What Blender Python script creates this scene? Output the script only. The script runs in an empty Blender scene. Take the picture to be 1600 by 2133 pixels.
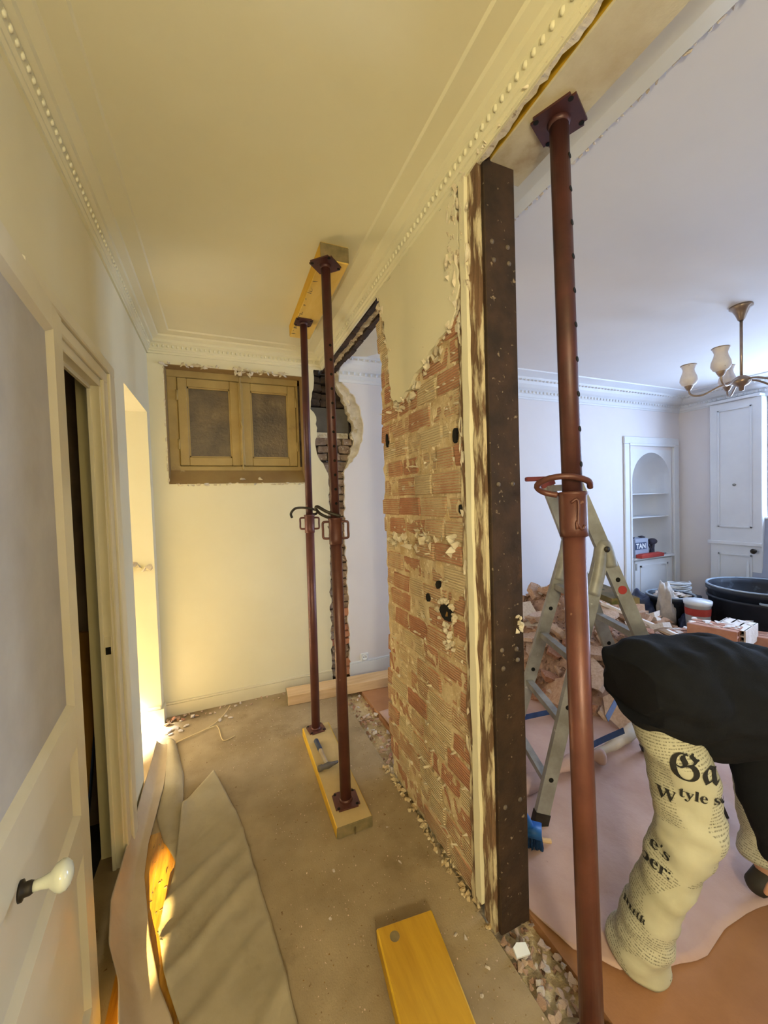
import bpy, bmesh, math, random
from mathutils import Vector, Matrix, noise
from mathutils.bvhtree import BVHTree
from mathutils.geometry import tessellate_polygon
random.seed(7)
S = bpy.context.scene
COL = S.collection
PI = math.pi

# ---------------------------------------------------------------- camera
cam_d = bpy.data.cameras.new('camera')
cam = bpy.data.objects.new('camera', cam_d)
COL.objects.link(cam)
cam_d.sensor_fit = 'HORIZONTAL'
cam_d.sensor_width = 36.0
cam_d.lens = 803.0 / 1600.0 * 36.0
cam_d.clip_start = 0.02
def cam_rows(y, p, r):
    R0 = Matrix(((1, 0, 0), (0, 0, -1), (0, 1, 0)))
    Ry = Matrix(((math.cos(y), 0, -math.sin(y)), (0, 1, 0), (math.sin(y), 0, math.cos(y))))
    Rp = Matrix(((1, 0, 0), (0, math.cos(p), -math.sin(p)), (0, math.sin(p), math.cos(p))))
    Rr = Matrix(((math.cos(r), -math.sin(r), 0), (math.sin(r), math.cos(r), 0), (0, 0, 1)))
    return Rr @ Rp @ Ry @ R0
_r = cam_rows(0.3990, 0.0302, -0.0322)
cam.matrix_world = Matrix.Translation((0, 0, 1.5)) @ Matrix((_r[0], -_r[1], -_r[2])).transposed().to_4x4()
S.camera = cam

# ---------------------------------------------------------------- world, lights, exposure
W = bpy.data.worlds.new('world'); S.world = W
W.use_nodes = True
W.node_tree.nodes['Background'].inputs[0].default_value = (0.62, 0.78, 1.0, 1)
W.node_tree.nodes['Background'].inputs[1].default_value = 2.0
S.view_settings.view_transform = 'Standard'
S.view_settings.look = 'None'
S.view_settings.gamma = 1.0
S.view_settings.use_curve_mapping = False
S.view_settings.exposure = 0.75

def area(name, loc, target, sx, sy, power, color, spread=PI):
    d = bpy.data.lights.new(name, 'AREA'); d.shape = 'RECTANGLE'; d.size = sx; d.size_y = sy
    d.energy = power; d.color = color; d.spread = spread
    o = bpy.data.objects.new(name, d); COL.objects.link(o); o.location = loc
    o.rotation_euler = (Vector(target) - Vector(loc)).to_track_quat('-Z', 'Y').to_euler()
    return o
def spot(name, loc, target, power, color, deg, blend, rad):
    d = bpy.data.lights.new(name, 'SPOT'); d.energy = power; d.color = color
    d.spot_size = math.radians(deg); d.spot_blend = blend; d.shadow_soft_size = rad
    o = bpy.data.objects.new(name, d); COL.objects.link(o); o.location = loc
    o.rotation_euler = (Vector(target) - Vector(loc)).to_track_quat('-Z', 'Y').to_euler()
    return o
# daylight entering through the windows of the big room (right wall) and its rear wall
area('daylight_window_far', (5.62, 1.62, 1.35), (0, 1.62, 1.1), 1.3, 2.2, 108, (0.60, 0.74, 1.0))
area('daylight_window_near', (5.62, -1.3, 1.35), (0, -1.0, 1.2), 1.3, 2.2, 26, (0.62, 0.76, 1.0))
# daylight of the side room that opens off the hallway
area('daylight_side_room', (-2.15, 2.77, 1.45), (0, 2.77, 1.2), 0.6, 1.5, 17, (1.0, 0.97, 0.88))
spot('sun_side_room', (-2.1, 2.50, 2.05), (-0.88, 2.88, 0.0), 5200, (1.0, 0.96, 0.84), 20, 0.7, 0.05)
# unseen spot added behind the viewer for the amber streak by the left wall
spot('floor_streak_spot', (-0.275, -2.35, 0.95), (-0.29, 1.64, 0.0), 9000, (1.0, 0.72, 0.26), 2.0, 0.8, 0.01)
# unseen warm point light added behind the viewer to light the hallway
_l = bpy.data.lights.new('unseen_hall_light', 'POINT'); _l.energy = 62; _l.color = (1.0, 0.93, 0.70); _l.shadow_soft_size = 0.12
_o = bpy.data.objects.new('unseen_hall_light', _l); COL.objects.link(_o); _o.location = (-0.22, -1.35, 1.72)

# ---------------------------------------------------------------- materials
def mat(name, c1, c2=None, scale=6.0, rough=0.8, bump=0.0, bscale=60.0, metal=0.0, lo=0.35, hi=0.65, speck=None,
        speck_scale=40.0, speck_at=0.62, stretch=(1, 1, 1), spec=0.4, bdist=0.004, detail=6.0, stain=None, stain_scale=2.0, stain_at=0.6, coord='Object'):
    m = bpy.data.materials.new(name); m.use_nodes = True
    nt = m.node_tree; N = nt.nodes; Lk = nt.links
    b = N['Principled BSDF']
    b.inputs['Roughness'].default_value = rough; b.inputs['Metallic'].default_value = metal
    b.inputs['Specular IOR Level'].default_value = spec
    tc = N.new('ShaderNodeTexCoord'); mp = N.new('ShaderNodeMapping'); mp.inputs['Scale'].default_value = stretch
    Lk.new(tc.outputs[coord], mp.inputs['Vector'])
    def noise_tex(sc, det=detail):
        n = N.new('ShaderNodeTexNoise'); n.inputs['Scale'].default_value = sc; n.inputs['Detail'].default_value = det
        n.inputs['Roughness'].default_value = 0.6
        Lk.new(mp.outputs[0], n.inputs['Vector']); return n
    def ramp(src, a, z):
        r = N.new('ShaderNodeMapRange'); r.inputs[1].default_value = a; r.inputs[2].default_value = z
        Lk.new(src, r.inputs[0]); return r.outputs[0]
    def mix(f, a, c):
        x = N.new('ShaderNodeMix'); x.data_type = 'RGBA'
        Lk.new(f, x.inputs[0])
        for k, v in ((6, a), (7, c)):
            if isinstance(v, tuple): x.inputs[k].default_value = (*v, 1)
            else: Lk.new(v, x.inputs[k])
        return x.outputs[2]
    out = c1
    if c2: out = mix(ramp(noise_tex(scale).outputs[0], lo, hi), c1, c2)
    if stain: out = mix(ramp(noise_tex(stain_scale).outputs[0], stain_at, stain_at + 0.12), out, stain)
    if speck: out = mix(ramp(noise_tex(speck_scale, 3).outputs[0], speck_at, speck_at + 0.06), out, speck)
    if isinstance(out, tuple): b.inputs['Base Color'].default_value = (*out, 1)
    else: Lk.new(out, b.inputs['Base Color'])
    if bump:
        bp = N.new('ShaderNodeBump'); bp.inputs['Strength'].default_value = bump; bp.inputs['Distance'].default_value = bdist
        Lk.new(noise_tex(bscale).outputs[0], bp.inputs['Height']); Lk.new(bp.outputs[0], b.inputs['Normal'])
    return m
def s(r, g, b):   # sRGB 0-255 to linear
    f = lambda c: (c / 255 / 12.92) if c / 255 <= 0.04045 else ((c / 255 + 0.055) / 1.055) ** 2.4
    return (f(r), f(g), f(b))
def mixnode(nt, f, a, c):
    x = nt.nodes.new('ShaderNodeMix'); x.data_type = 'RGBA'
    nt.links.new(f, x.inputs[0])
    for k, v in ((6, a), (7, c)):
        if isinstance(v, tuple): x.inputs[k].default_value = (*v, 1)
        else: nt.links.new(v, x.inputs[k])
    return x.outputs[2]

M = {}
M['paint_hall'] = mat('cream wall paint', s(226, 218, 188), s(221, 212, 180), 1.5, 0.75, 0.06, 180, bdist=0.002)
M['paint_ceil'] = mat('cream ceiling paint', s(224, 217, 186), s(219, 211, 178), 1.2, 0.85, 0.06, 120, bdist=0.002)
M['paint_room'] = mat('white wall paint', s(226, 221, 222), s(221, 215, 216), 1.2, 0.7, 0.05, 150, bdist=0.002)
M['ceil_room'] = mat('white ceiling paint', s(222, 218, 216), s(216, 212, 211), 1.0, 0.85, 0.05, 120, bdist=0.002)
M['wood_white'] = mat('cream gloss joinery paint', s(222, 212, 184), s(214, 203, 172), 3, 0.35, 0.05, 60, spec=0.5)
M['wood_white_room'] = mat('white joinery paint', s(224, 226, 230), s(217, 219, 224), 3, 0.4, 0.03, 60)
M['window_paint'] = mat('old beige window paint', s(176, 150, 92), s(160, 134, 80), 5, 0.5, 0.15, 40, stain=s(140, 112, 70), stain_scale=6, stain_at=0.62)
M['reveal_paint'] = mat('old brown-beige reveal paint', s(158, 132, 86), s(144, 116, 76), 5, 0.7, 0.3, 40, speck=s(190, 170, 130), speck_at=0.68, speck_scale=14)
M['plaster'] = mat('broken plaster', s(226, 214, 190), s(196, 180, 150), 14, 0.95, 0.8, 50, bdist=0.01, speck=s(150, 125, 95), speck_at=0.66, speck_scale=30)
M['plaster_room'] = mat('broken white plaster', s(228, 216, 205), s(196, 178, 160), 14, 0.95, 0.8, 50, bdist=0.01)
M['mortar'] = mat('old mortar', s(222, 202, 162), s(190, 160, 116), 12, 0.95, 1.0, 45, bdist=0.012, speck=s(232, 216, 182), speck_at=0.58, speck_scale=35)
M['rough_dark'] = mat('dark rough masonry', s(92, 76, 64), s(58, 47, 40), 10, 0.95, 1.0, 40, bdist=0.012)  # darker masonry tone, used deep in the seam and behind the window
M['rough_grey'] = mat('rough grey-brown masonry', s(172, 150, 130), s(128, 104, 86), 12, 0.95, 1.0, 40, bdist=0.012, speck=s(205, 190, 172), speck_at=0.62)
M['slate'] = mat('grey cement slab', s(108, 102, 94), s(96, 90, 82), 9, 0.9, 0.3, 60)
M['column'] = mat('dark rusted steel', s(70, 50, 36), s(44, 32, 23), 9, 0.7, 0.6, 50, metal=0.1, speck=s(140, 122, 98), speck_at=0.66, speck_scale=48, stain=s(92, 62, 42), stain_scale=7, stain_at=0.64)
M['rivet'] = mat('dusty rivet steel', s(120, 108, 94), s(84, 70, 58), 40, 0.6)
M['stud'] = mat('brown wood stud with plaster', s(136, 104, 78), s(106, 80, 58), 8, 0.9, 0.8, 30, stretch=(3, 3, 0.6), stain=s(214, 198, 162), stain_scale=11, stain_at=0.47, bdist=0.01)
M['rust'] = mat('brown painted steel prop', s(104, 62, 52), s(84, 48, 42), 7, 0.42, 0.15, 60, metal=0.2, speck=s(150, 112, 92), speck_at=0.72, speck_scale=26, spec=0.5)
M['rust_dark'] = mat('dark brown steel prop', s(88, 48, 44), s(66, 38, 36), 7, 0.45, 0.15, 60, metal=0.2, spec=0.5, speck=s(130, 100, 86), speck_at=0.74, speck_scale=26)
M['rust_orange'] = mat('red-brown oxide steel prop', s(114, 68, 58), s(92, 54, 47), 6, 0.4, 0.15, 60, metal=0.2, speck=s(176, 136, 110), speck_at=0.72, speck_scale=24, spec=0.5)
M['hole'] = mat('dark hole', (0.006, 0.005, 0.004), rough=1.0)
M['yellow'] = mat('yellow shuttering board', s(226, 180, 44), s(206, 158, 34), 4, 0.6, 0.15, 30, stretch=(6, 0.7, 6), stain=s(176, 140, 70), stain_scale=3, stain_at=0.66)
M['yellow_top'] = mat('scuffed yellow board face', s(200, 154, 42), s(180, 134, 34), 4, 0.75, 0.2, 30, stretch=(6, 0.7, 6), stain=s(166, 130, 60), stain_scale=3, stain_at=0.64)
M['yellow_dusty'] = mat('dusty yellow shuttering board', s(200, 174, 124), s(184, 158, 106), 4, 0.85, 0.3, 40, stain=s(176, 144, 92), stain_scale=3)
M['board_end'] = mat('stained board end grain', s(140, 120, 84), s(100, 92, 62), 12, 0.85, 0.4, 40, speck=s(84, 86, 50), speck_at=0.6, speck_scale=10)
M['yellow_pale'] = mat('pale yellow board underside', s(220, 186, 100), s(206, 166, 70), 3, 0.7, 0.2, 40, stretch=(4, 0.8, 4), speck=s(120, 90, 50), speck_at=0.72, speck_scale=12)
M['beam_face'] = mat('plaster-dusted timber face', s(206, 194, 160), s(182, 164, 128), 5, 0.85, 0.25, 40, stain=s(158, 132, 92), stain_scale=3, stain_at=0.58)
M['timber'] = mat('pale sawn timber', s(222, 190, 148), s(204, 168, 124), 5, 0.75, 0.2, 30, stretch=(0.6, 5, 5), speck=s(160, 118, 78), speck_at=0.72, speck_scale=8)
M['floor_hall'] = mat('dusty hallway floor', s(172, 152, 120), s(146, 125, 94), 3, 0.95, 0.5, 160, bdist=0.004, speck=s(120, 92, 60), speck_at=0.66, speck_scale=60, stain=s(130, 110, 80), stain_scale=2.2, stain_at=0.58)
M['floor_room'] = mat('brown floor cardboard', s(178, 128, 88), s(160, 112, 76), 3, 0.9, 0.25, 90, speck=s(120, 84, 58), speck_at=0.72, speck_scale=30)
M['floor_wood'] = mat('amber varnished floor boards', s(196, 140, 44), s(150, 98, 30), 9, 0.28, 0.25, 40, stretch=(5, 0.6, 1), speck=s(64, 40, 18), speck_at=0.64, speck_scale=16, spec=0.6)
M['paper'] = mat('dusty floor protection paper', s(178, 164, 136), s(158, 143, 114), 3, 0.62, 0.35, 14, bdist=0.01, stain=s(142, 128, 100), stain_scale=5, stain_at=0.62)
M['paper_pale'] = mat('pale floor protection paper', s(206, 188, 162), s(184, 162, 134), 3, 0.6, 0.3, 14, bdist=0.008)
M['paper_pink'] = mat('pinkish floor protection paper', s(204, 172, 158), s(186, 150, 136), 2.5, 0.75, 0.35, 10, bdist=0.012, speck=s(140, 104, 90), speck_at=0.74, speck_scale=40)
M['rubble_base'] = mat('crushed rubble', s(196, 158, 132), s(150, 112, 88), 14, 0.95, 1.0, 40, bdist=0.02, speck=s(96, 68, 52), speck_at=0.6, speck_scale=26)
for i, (a, c) in enumerate((((222, 196, 176), (200, 168, 144)), ((206, 170, 142), (182, 142, 114)), ((188, 140, 112), (158, 106, 80)), ((234, 222, 212), (214, 198, 184)))):
    M['chunk%d' % i] = mat(('pale plaster', 'pink mortar', 'terracotta', 'white plaster')[i] + ' fragment', s(*a), s(*c), 8, 0.95, 0.6, 40, bdist=0.008)
M['terracotta'] = mat('hollow brick terracotta', s(196, 142, 116), s(178, 122, 98), 8, 0.9, 0.5, 50)
M['alu'] = mat('worn aluminium', s(168, 166, 160), s(136, 132, 124), 8, 0.5, 0.15, 40, metal=0.25, speck=s(206, 202, 194), speck_at=0.7, speck_scale=24)
M['red_plastic'] = mat('red plastic', s(178, 62, 52), s(158, 52, 46), 8, 0.5)
M['red_cap'] = mat('dull red plastic cap', s(140, 62, 58), s(120, 52, 50), 8, 0.6)
M['blue_strap'] = mat('blue strap', s(44, 66, 110), s(32, 50, 88), 14, 0.5)
M['blue_plastic'] = mat('blue plastic', s(40, 104, 176), s(30, 88, 156), 8, 0.45)
M['bristle'] = mat('blue bristles', s(22, 66, 116), s(14, 46, 88), 60, 0.8, 0.6, 80, stretch=(4, 4, 1))
M['tub'] = mat('dusty black rubber tub', s(44, 50, 62), s(30, 35, 46), 5, 0.45, 0.1, 40, stain=s(96, 104, 118), stain_scale=6, stain_at=0.6)
M['tub_rim'] = mat('worn grey tub rim', s(170, 184, 198), s(130, 142, 158), 8, 0.4)
M['white_plastic'] = mat('white plastic', s(224, 226, 228), s(210, 212, 216), 6, 0.4)
M['bag'] = mat('pale plastic sack', s(206, 196, 186), s(170, 158, 148), 6, 0.45, 0.4, 20, bdist=0.02)
M['bag_dark'] = mat('dark blue plastic sack', s(42, 52, 82), s(26, 34, 58), 6, 0.4, 0.4, 20, bdist=0.02)
M['brass'] = mat('brushed brass', s(168, 150, 136), s(140, 122, 110), 8, 0.3, metal=0.6)
M['opal'] = mat('frosted floral glass', s(226, 220, 222), s(214, 206, 208), 20, 0.4, speck=s(140, 96, 100), speck_at=0.66, speck_scale=26)
M['black_knit'] = mat('black sweater', s(26, 27, 32), s(20, 21, 25), 6, 0.95, 0.4, 160, bdist=0.003, spec=0.2)
M['skin'] = mat('skin', s(206, 156, 128), s(196, 142, 114), 8, 0.55)
M['hair'] = mat('dark hair', s(46, 34, 26), s(30, 22, 18), 30, 0.6, 0.5, 60)
M['shoe'] = mat('dark shoe', s(66, 58, 46), s(50, 44, 36), 8, 0.7)
M['ink'] = mat('black ink', s(40, 38, 36), rough=0.9)
M['porcelain'] = mat('grey-green porcelain', s(206, 206, 186), s(194, 194, 172), 6, 0.12, spec=0.7)
M['iron'] = mat('dark iron', s(64, 58, 50), s(48, 42, 36), 20, 0.5, metal=0.5)
M['steel'] = mat('grey hammer steel', s(122, 114, 104), s(98, 90, 82), 12, 0.5, 0.2, 60, metal=0.3)
M['navy'] = mat('navy rubber grip', s(64, 72, 92), s(52, 58, 76), 12, 0.7)
M['handle_grey'] = mat('dusty grey handle', s(188, 170, 142), s(170, 150, 122), 12, 0.7)
M['door_panel'] = mat('speckled grey door panel', s(196, 190, 178), s(176, 169, 158), 5, 0.6, 0.12, 30, speck=s(120, 108, 102), speck_at=0.8, speck_scale=60, lo=0.3, hi=0.7)
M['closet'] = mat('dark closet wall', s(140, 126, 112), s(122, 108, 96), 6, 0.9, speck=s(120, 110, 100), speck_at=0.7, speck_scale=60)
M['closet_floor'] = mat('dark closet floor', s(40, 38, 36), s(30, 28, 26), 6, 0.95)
M['board_brown'] = mat('old yellow-brown board', s(150, 112, 52), s(128, 92, 40), 4, 0.8, 0.1, 30, stretch=(4, 4, 0.6), speck=s(90, 58, 26), speck_at=0.74, speck_scale=9)
M['cord'] = mat('beige cord', s(220, 196, 150), s(204, 178, 130), 12, 0.8)
M['white_matte'] = mat('matte white', s(238, 240, 242), rough=0.6)
M['carton'] = mat('grey carton', s(168, 176, 196), s(156, 164, 186), 5, 0.6)
M['carton_dark'] = mat('dark label', s(58, 74, 108), rough=0.6)
M['tool_dark'] = mat('dark tool plastic', s(58, 56, 74), s(44, 42, 58), 9, 0.5)
def glass(name, tint, gloss=0.12, rough=0.05):
    m = bpy.data.materials.new(name); m.use_nodes = True; nt = m.node_tree
    for n in list(nt.nodes):
        if n.type != 'OUTPUT_MATERIAL': nt.nodes.remove(n)
    t = nt.nodes.new('ShaderNodeBsdfTransparent'); t.inputs[0].default_value = (*tint, 1)
    g = nt.nodes.new('ShaderNodeBsdfGlossy'); g.inputs['Roughness'].default_value = rough
    x = nt.nodes.new('ShaderNodeMixShader'); x.inputs[0].default_value = gloss
    nt.links.new(t.outputs[0], x.inputs[1]); nt.links.new(g.outputs[0], x.inputs[2])
    nt.links.new(x.outputs[0], nt.nodes['Material Output'].inputs['Surface'])
    return m
M['glass'] = glass('clear window glass', (0.9, 0.95, 1.0))
M['glass_dirty'] = mat('dirty textured glass', s(112, 92, 62), s(72, 58, 42), 5, 0.35, 0.8, 45, bdist=0.006, stain=s(132, 112, 78), stain_scale=4, stain_at=0.6, spec=0.6)

def brick_material():
    m = mat('grooved hollow brick', s(196, 138, 106), s(176, 118, 88), 9, 0.92)
    nt = m.node_tree; N = nt.nodes; L = nt.links; b = N['Principled BSDF']
    oi = N.new('ShaderNodeObjectInfo'); tc = N.new('ShaderNodeTexCoord')
    geo = N.new('ShaderNodeNewGeometry')
    base = b.inputs['Base Color'].links[0].from_socket
    c = mixnode(nt, oi.outputs['Random'], base, s(188, 146, 110))
    # horizontal grooves
    w = N.new('ShaderNodeTexWave'); w.wave_type = 'BANDS'; w.bands_direction = 'Z'; w.inputs['Scale'].default_value = 30
    w.inputs['Distortion'].default_value = 1.2; w.inputs['Detail'].default_value = 2; w.inputs['Detail Scale'].default_value = 2
    L.new(geo.outputs['Position'], w.inputs['Vector'])
    n = N.new('ShaderNodeTexNoise'); n.inputs['Scale'].default_value = 9; n.inputs['Detail'].default_value = 8; n.inputs['Roughness'].default_value = 0.7
    ad = N.new('ShaderNodeVectorMath'); ad.operation = 'ADD'
    L.new(geo.outputs['Position'], ad.inputs[0])
    cr = N.new('ShaderNodeCombineXYZ'); L.new(oi.outputs['Random'], cr.inputs[0]); L.new(oi.outputs['Random'], cr.inputs[1])
    L.new(cr.outputs[0], ad.inputs[1]); L.new(ad.outputs[0], n.inputs['Vector'])
    # mortar left in the grooves: amount differs from brick to brick
    th = N.new('ShaderNodeMapRange'); th.inputs[1].default_value = 0; th.inputs[2].default_value = 1
    th.inputs[3].default_value = -0.14; th.inputs[4].default_value = 0.34
    L.new(oi.outputs['Random'], th.inputs[0])
    m1 = N.new('ShaderNodeMath'); m1.operation = 'ADD'; L.new(n.outputs[0], m1.inputs[0]); L.new(th.outputs[0], m1.inputs[1])
    m2 = N.new('ShaderNodeMath'); m2.operation = 'MULTIPLY_ADD'; L.new(w.outputs['Fac'], m2.inputs[0]); m2.inputs[1].default_value = -0.35
    L.new(m1.outputs[0], m2.inputs[2])
    r = N.new('ShaderNodeMapRange'); r.inputs[1].default_value = 0.30; r.inputs[2].default_value = 0.52; L.new(m2.outputs[0], r.inputs[0])
    c2 = mixnode(nt, r.outputs[0], c, s(214, 194, 154))
    # dark lines in grooves
    r2 = N.new('ShaderNodeMapRange'); r2.inputs[1].default_value = 0.05; r2.inputs[2].default_value = 0.30
    r2.inputs[3].default_value = 0.45; r2.inputs[4].default_value = 0.0; L.new(w.outputs['Fac'], r2.inputs[0])
    c3 = mixnode(nt, r2.outputs[0], c2, s(132, 92, 62))
    L.new(c3, b.inputs['Base Color'])
    bp = N.new('ShaderNodeBump'); bp.inputs['Strength'].default_value = 0.8; bp.inputs['Distance'].default_value = 0.005
    a3 = N.new('ShaderNodeMath'); a3.operation = 'ADD'; L.new(w.outputs['Fac'], a3.inputs[0]); L.new(n.outputs[0], a3.inputs[1])
    L.new(a3.outputs[0], bp.inputs['Height']); L.new(bp.outputs[0], b.inputs['Normal'])
    return m
M['brick'] = brick_material()

def newsprint_material():
    m = mat('newsprint cotton', s(200, 196, 172), s(186, 181, 154), 4, 0.85, 0.15, 60, coord='UV')
    nt = m.node_tree; N = nt.nodes; L = nt.links; b = N['Principled BSDF']
    base = b.inputs['Base Color'].links[0].from_socket
    tc = N.new('ShaderNodeTexCoord')
    w = N.new('ShaderNodeTexWave'); w.bands_direction = 'Y'; w.inputs['Scale'].default_value = 36; w.inputs['Distortion'].default_value = 0.6
    L.new(tc.outputs['UV'], w.inputs['Vector'])
    mp = N.new('ShaderNodeMapping'); mp.inputs['Scale'].default_value = (260, 60, 1); L.new(tc.outputs['UV'], mp.inputs[0])
    n = N.new('ShaderNodeTexNoise'); n.inputs['Scale'].default_value = 1.0; n.inputs['Detail'].default_value = 2; L.new(mp.outputs[0], n.inputs['Vector'])
    nb = N.new('ShaderNodeTexVoronoi'); nb.inputs['Scale'].default_value = 7; L.new(tc.outputs['UV'], nb.inputs['Vector'])
    g = N.new('ShaderNodeMapRange'); g.inputs[1].default_value = 0.50; g.inputs[2].default_value = 0.80; L.new(w.outputs['Fac'], g.inputs[0])
    h = N.new('ShaderNodeMapRange'); h.inputs[1].default_value = 0.42; h.inputs[2].default_value = 0.56; L.new(n.outputs[0], h.inputs[0])
    sx = N.new('ShaderNodeSeparateColor'); L.new(nb.outputs['Color'], sx.inputs[0])
    k = N.new('ShaderNodeMapRange'); k.inputs[1].default_value = 0.25; k.inputs[2].default_value = 0.30; L.new(sx.outputs[0], k.inputs[0])
    p = N.new('ShaderNodeMath'); p.operation = 'MULTIPLY'; L.new(g.outputs[0], p.inputs[0]); L.new(h.outputs[0], p.inputs[1])
    q = N.new('ShaderNodeMath'); q.operation = 'MULTIPLY'; L.new(p.outputs[0], q.inputs[0]); L.new(k.outputs[0], q.inputs[1])
    q2 = N.new('ShaderNodeMath'); q2.operation = 'MULTIPLY'; L.new(q.outputs[0], q2.inputs[0]); q2.inputs[1].default_value = 0.7
    L.new(mixnode(nt, q2.outputs[0], base, s(84, 76, 62)), b.inputs['Base Color'])
    return m
M['newsprint'] = newsprint_material()

# ---------------------------------------------------------------- mesh helpers
def V(*a): return Vector(a)
def link(o): COL.objects.link(o); return o
def tag(o, label=None, cat=None, group=None, kind=None):
    for k, v in (('label', label), ('category', cat), ('group', group), ('kind', kind)):
        if v: o[k] = v
    return o
def thing(name, label, cat, loc=(0, 0, 0), group=None, kind=None):
    o = link(bpy.data.objects.new(name, None)); o.location = loc; o.empty_display_size = 0.05
    return tag(o, label, cat, group, kind)
def wl(p):       # world location of an unrotated parent chain
    v = Vector((0, 0, 0))
    while p: v += p.location; p = p.parent
    return v
def obj(name, bm, m, parent=None, smooth=False, kind=None, origin=None, label=None):
    """bmesh in world coordinates -> one mesh object (origin = where its own origin goes)"""
    me = bpy.data.meshes.new(name)
    o0 = Vector(origin) if origin is not None else (wl(parent) if parent else Vector((0, 0, 0)))
    bmesh.ops.translate(bm, verts=bm.verts, vec=-o0)
    bm.normal_update(); bm.to_mesh(me); bm.free()
    for p in me.polygons: p.use_smooth = smooth
    for mm in (m if isinstance(m, (list, tuple)) else [m]): me.materials.append(M[mm] if isinstance(mm, str) else mm)
    o = link(bpy.data.objects.new(name, me))
    if parent: o.parent = parent; o.location = o0 - wl(parent)
    else: o.location = o0
    if kind: o['kind'] = kind
    if label: o['label'] = label
    return o
def struct(name, bm, m, parent=None, smooth=False):
    return obj(name, bm, m, parent, smooth, kind=None if parent else 'structure')
def B(): return bmesh.new()
def box(bm, lo, hi, rot=None, pivot=None, bev=0.0, mi=0):
    lo = Vector(lo); hi = Vector(hi)
    r = bmesh.ops.create_cube(bm, size=1.0); vs = r['verts']
    for v in vs: v.co = Vector(((lo[i] + hi[i]) / 2 + v.co[i] * (hi[i] - lo[i]) for i in range(3)))
    if bev:
        es = list({e for v in vs for e in v.link_edges})
        rr = bmesh.ops.bevel(bm, geom=es, offset=bev, segments=1, affect='EDGES', profile=0.5)
        vs = list({v for f in rr['faces'] for v in f.verts} | {v for v in vs if v.is_valid})
    if rot is not None:
        pv = Vector(pivot) if pivot is not None else (lo + hi) / 2
        for v in vs: v.co = pv + rot @ (v.co - pv)
    if mi:
        for f in {f for v in vs for f in v.link_faces}: f.material_index = mi
    return vs
def frame_of(d):
    d = d.normalized(); a = Vector((0, 0, 1)) if abs(d.z) < 0.9 else Vector((0, 1, 0))
    u = d.cross(a).normalized(); return u, d.cross(u).normalized()
def ringmesh(bm, rings, cap=True, closed=True):
    idx = [[bm.verts.new(p) for p in r] for r in rings]
    n = len(rings[0])
    for a, b in zip(idx, idx[1:]):
        for i in range(n if closed else n - 1):
            bm.faces.new((a[i], a[(i + 1) % n], b[(i + 1) % n], b[i]))
    if cap and closed:
        bm.faces.new(list(reversed(idx[0]))); bm.faces.new(idx[-1])
    return idx
def cyl(bm, p0, p1, r0, r1=None, n=16):
    p0 = Vector(p0); p1 = Vector(p1); r1 = r0 if r1 is None else r1
    u, w = frame_of(p1 - p0)
    ringmesh(bm, [[p + (u * math.cos(2 * PI * i / n) + w * math.sin(2 * PI * i / n)) * r for i in range(n)] for p, r in ((p0, r0), (p1, r1))])
def tube(bm, pts, r, n=8, closed=False):
    pts = [Vector(p) for p in pts]; rings = []
    u = None
    for i, p in enumerate(pts):
        d = (pts[min(i + 1, len(pts) - 1)] - pts[max(i - 1, 0)]).normalized()
        if u is None: u, w = frame_of(d)
        u = (u - d * u.dot(d)).normalized(); w = d.cross(u)
        rr = r[i] if isinstance(r, (list, tuple)) else r
        rings.append([p + (u * math.cos(2 * PI * k / n) + w * math.sin(2 * PI * k / n)) * rr for k in range(n)])
    ringmesh(bm, rings)
def smooth_path(pts, k=6):
    pts = [Vector(p) for p in pts]; out = []
    for i in range(len(pts) - 1):
        p0 = pts[max(i - 1, 0)]; p1 = pts[i]; p2 = pts[i + 1]; p3 = pts[min(i + 2, len(pts) - 1)]
        for j in range(k):
            t = j / k
            out.append(0.5 * ((2 * p1) + (p2 - p0) * t + (2 * p0 - 5 * p1 + 4 * p2 - p3) * t * t + (3 * p1 - p0 - 3 * p2 + p3) * t ** 3))
    out.append(pts[-1]); return out
def lathe(bm, prof, c, n=20, cap=True):
    c = Vector(c)
    ringmesh(bm, [[c + Vector((r * math.cos(2 * PI * i / n), r * math.sin(2 * PI * i / n), z)) for i in range(n)] for r, z in prof], cap)
def prism(bm, pts, ax, d0, d1):
    """closed 2-D outline extruded along axis ax from d0 to d1; pts give the two other coordinates in xyz order"""
    def mk(p, d):
        q = list(p); q.insert(ax, d); return Vector(q)
    a = [bm.verts.new(mk(p, d0)) for p in pts]; b = [bm.verts.new(mk(p, d1)) for p in pts]
    n = len(pts); fs = []
    for i in range(n): fs.append(bm.faces.new((a[i], a[(i + 1) % n], b[(i + 1) % n], b[i])))
    for t in tessellate_polygon([[Vector((p[0], p[1], 0)) for p in pts]]):
        for w in (a, b):
            try: fs.append(bm.faces.new([w[i] for i in t]))
            except ValueError: pass
    bmesh.ops.recalc_face_normals(bm, faces=bm.faces)
def jag(pts, amp, step, seed=0):
    """break an outline's edges into small irregular steps"""
    rnd = random.Random(seed); out = []
    for i in range(len(pts)):
        a = Vector(pts[i]); b = Vector(pts[(i + 1) % len(pts)])
        k = max(1, int((b - a).length / step)); out.append(tuple(a))
        nrm = Vector((-(b - a).y, (b - a).x)); nrm = nrm.normalized() if nrm.length else nrm
        for j in range(1, k): out.append(tuple(a.lerp(b, j / k) + nrm * rnd.uniform(-amp, amp)))
    return out
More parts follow.
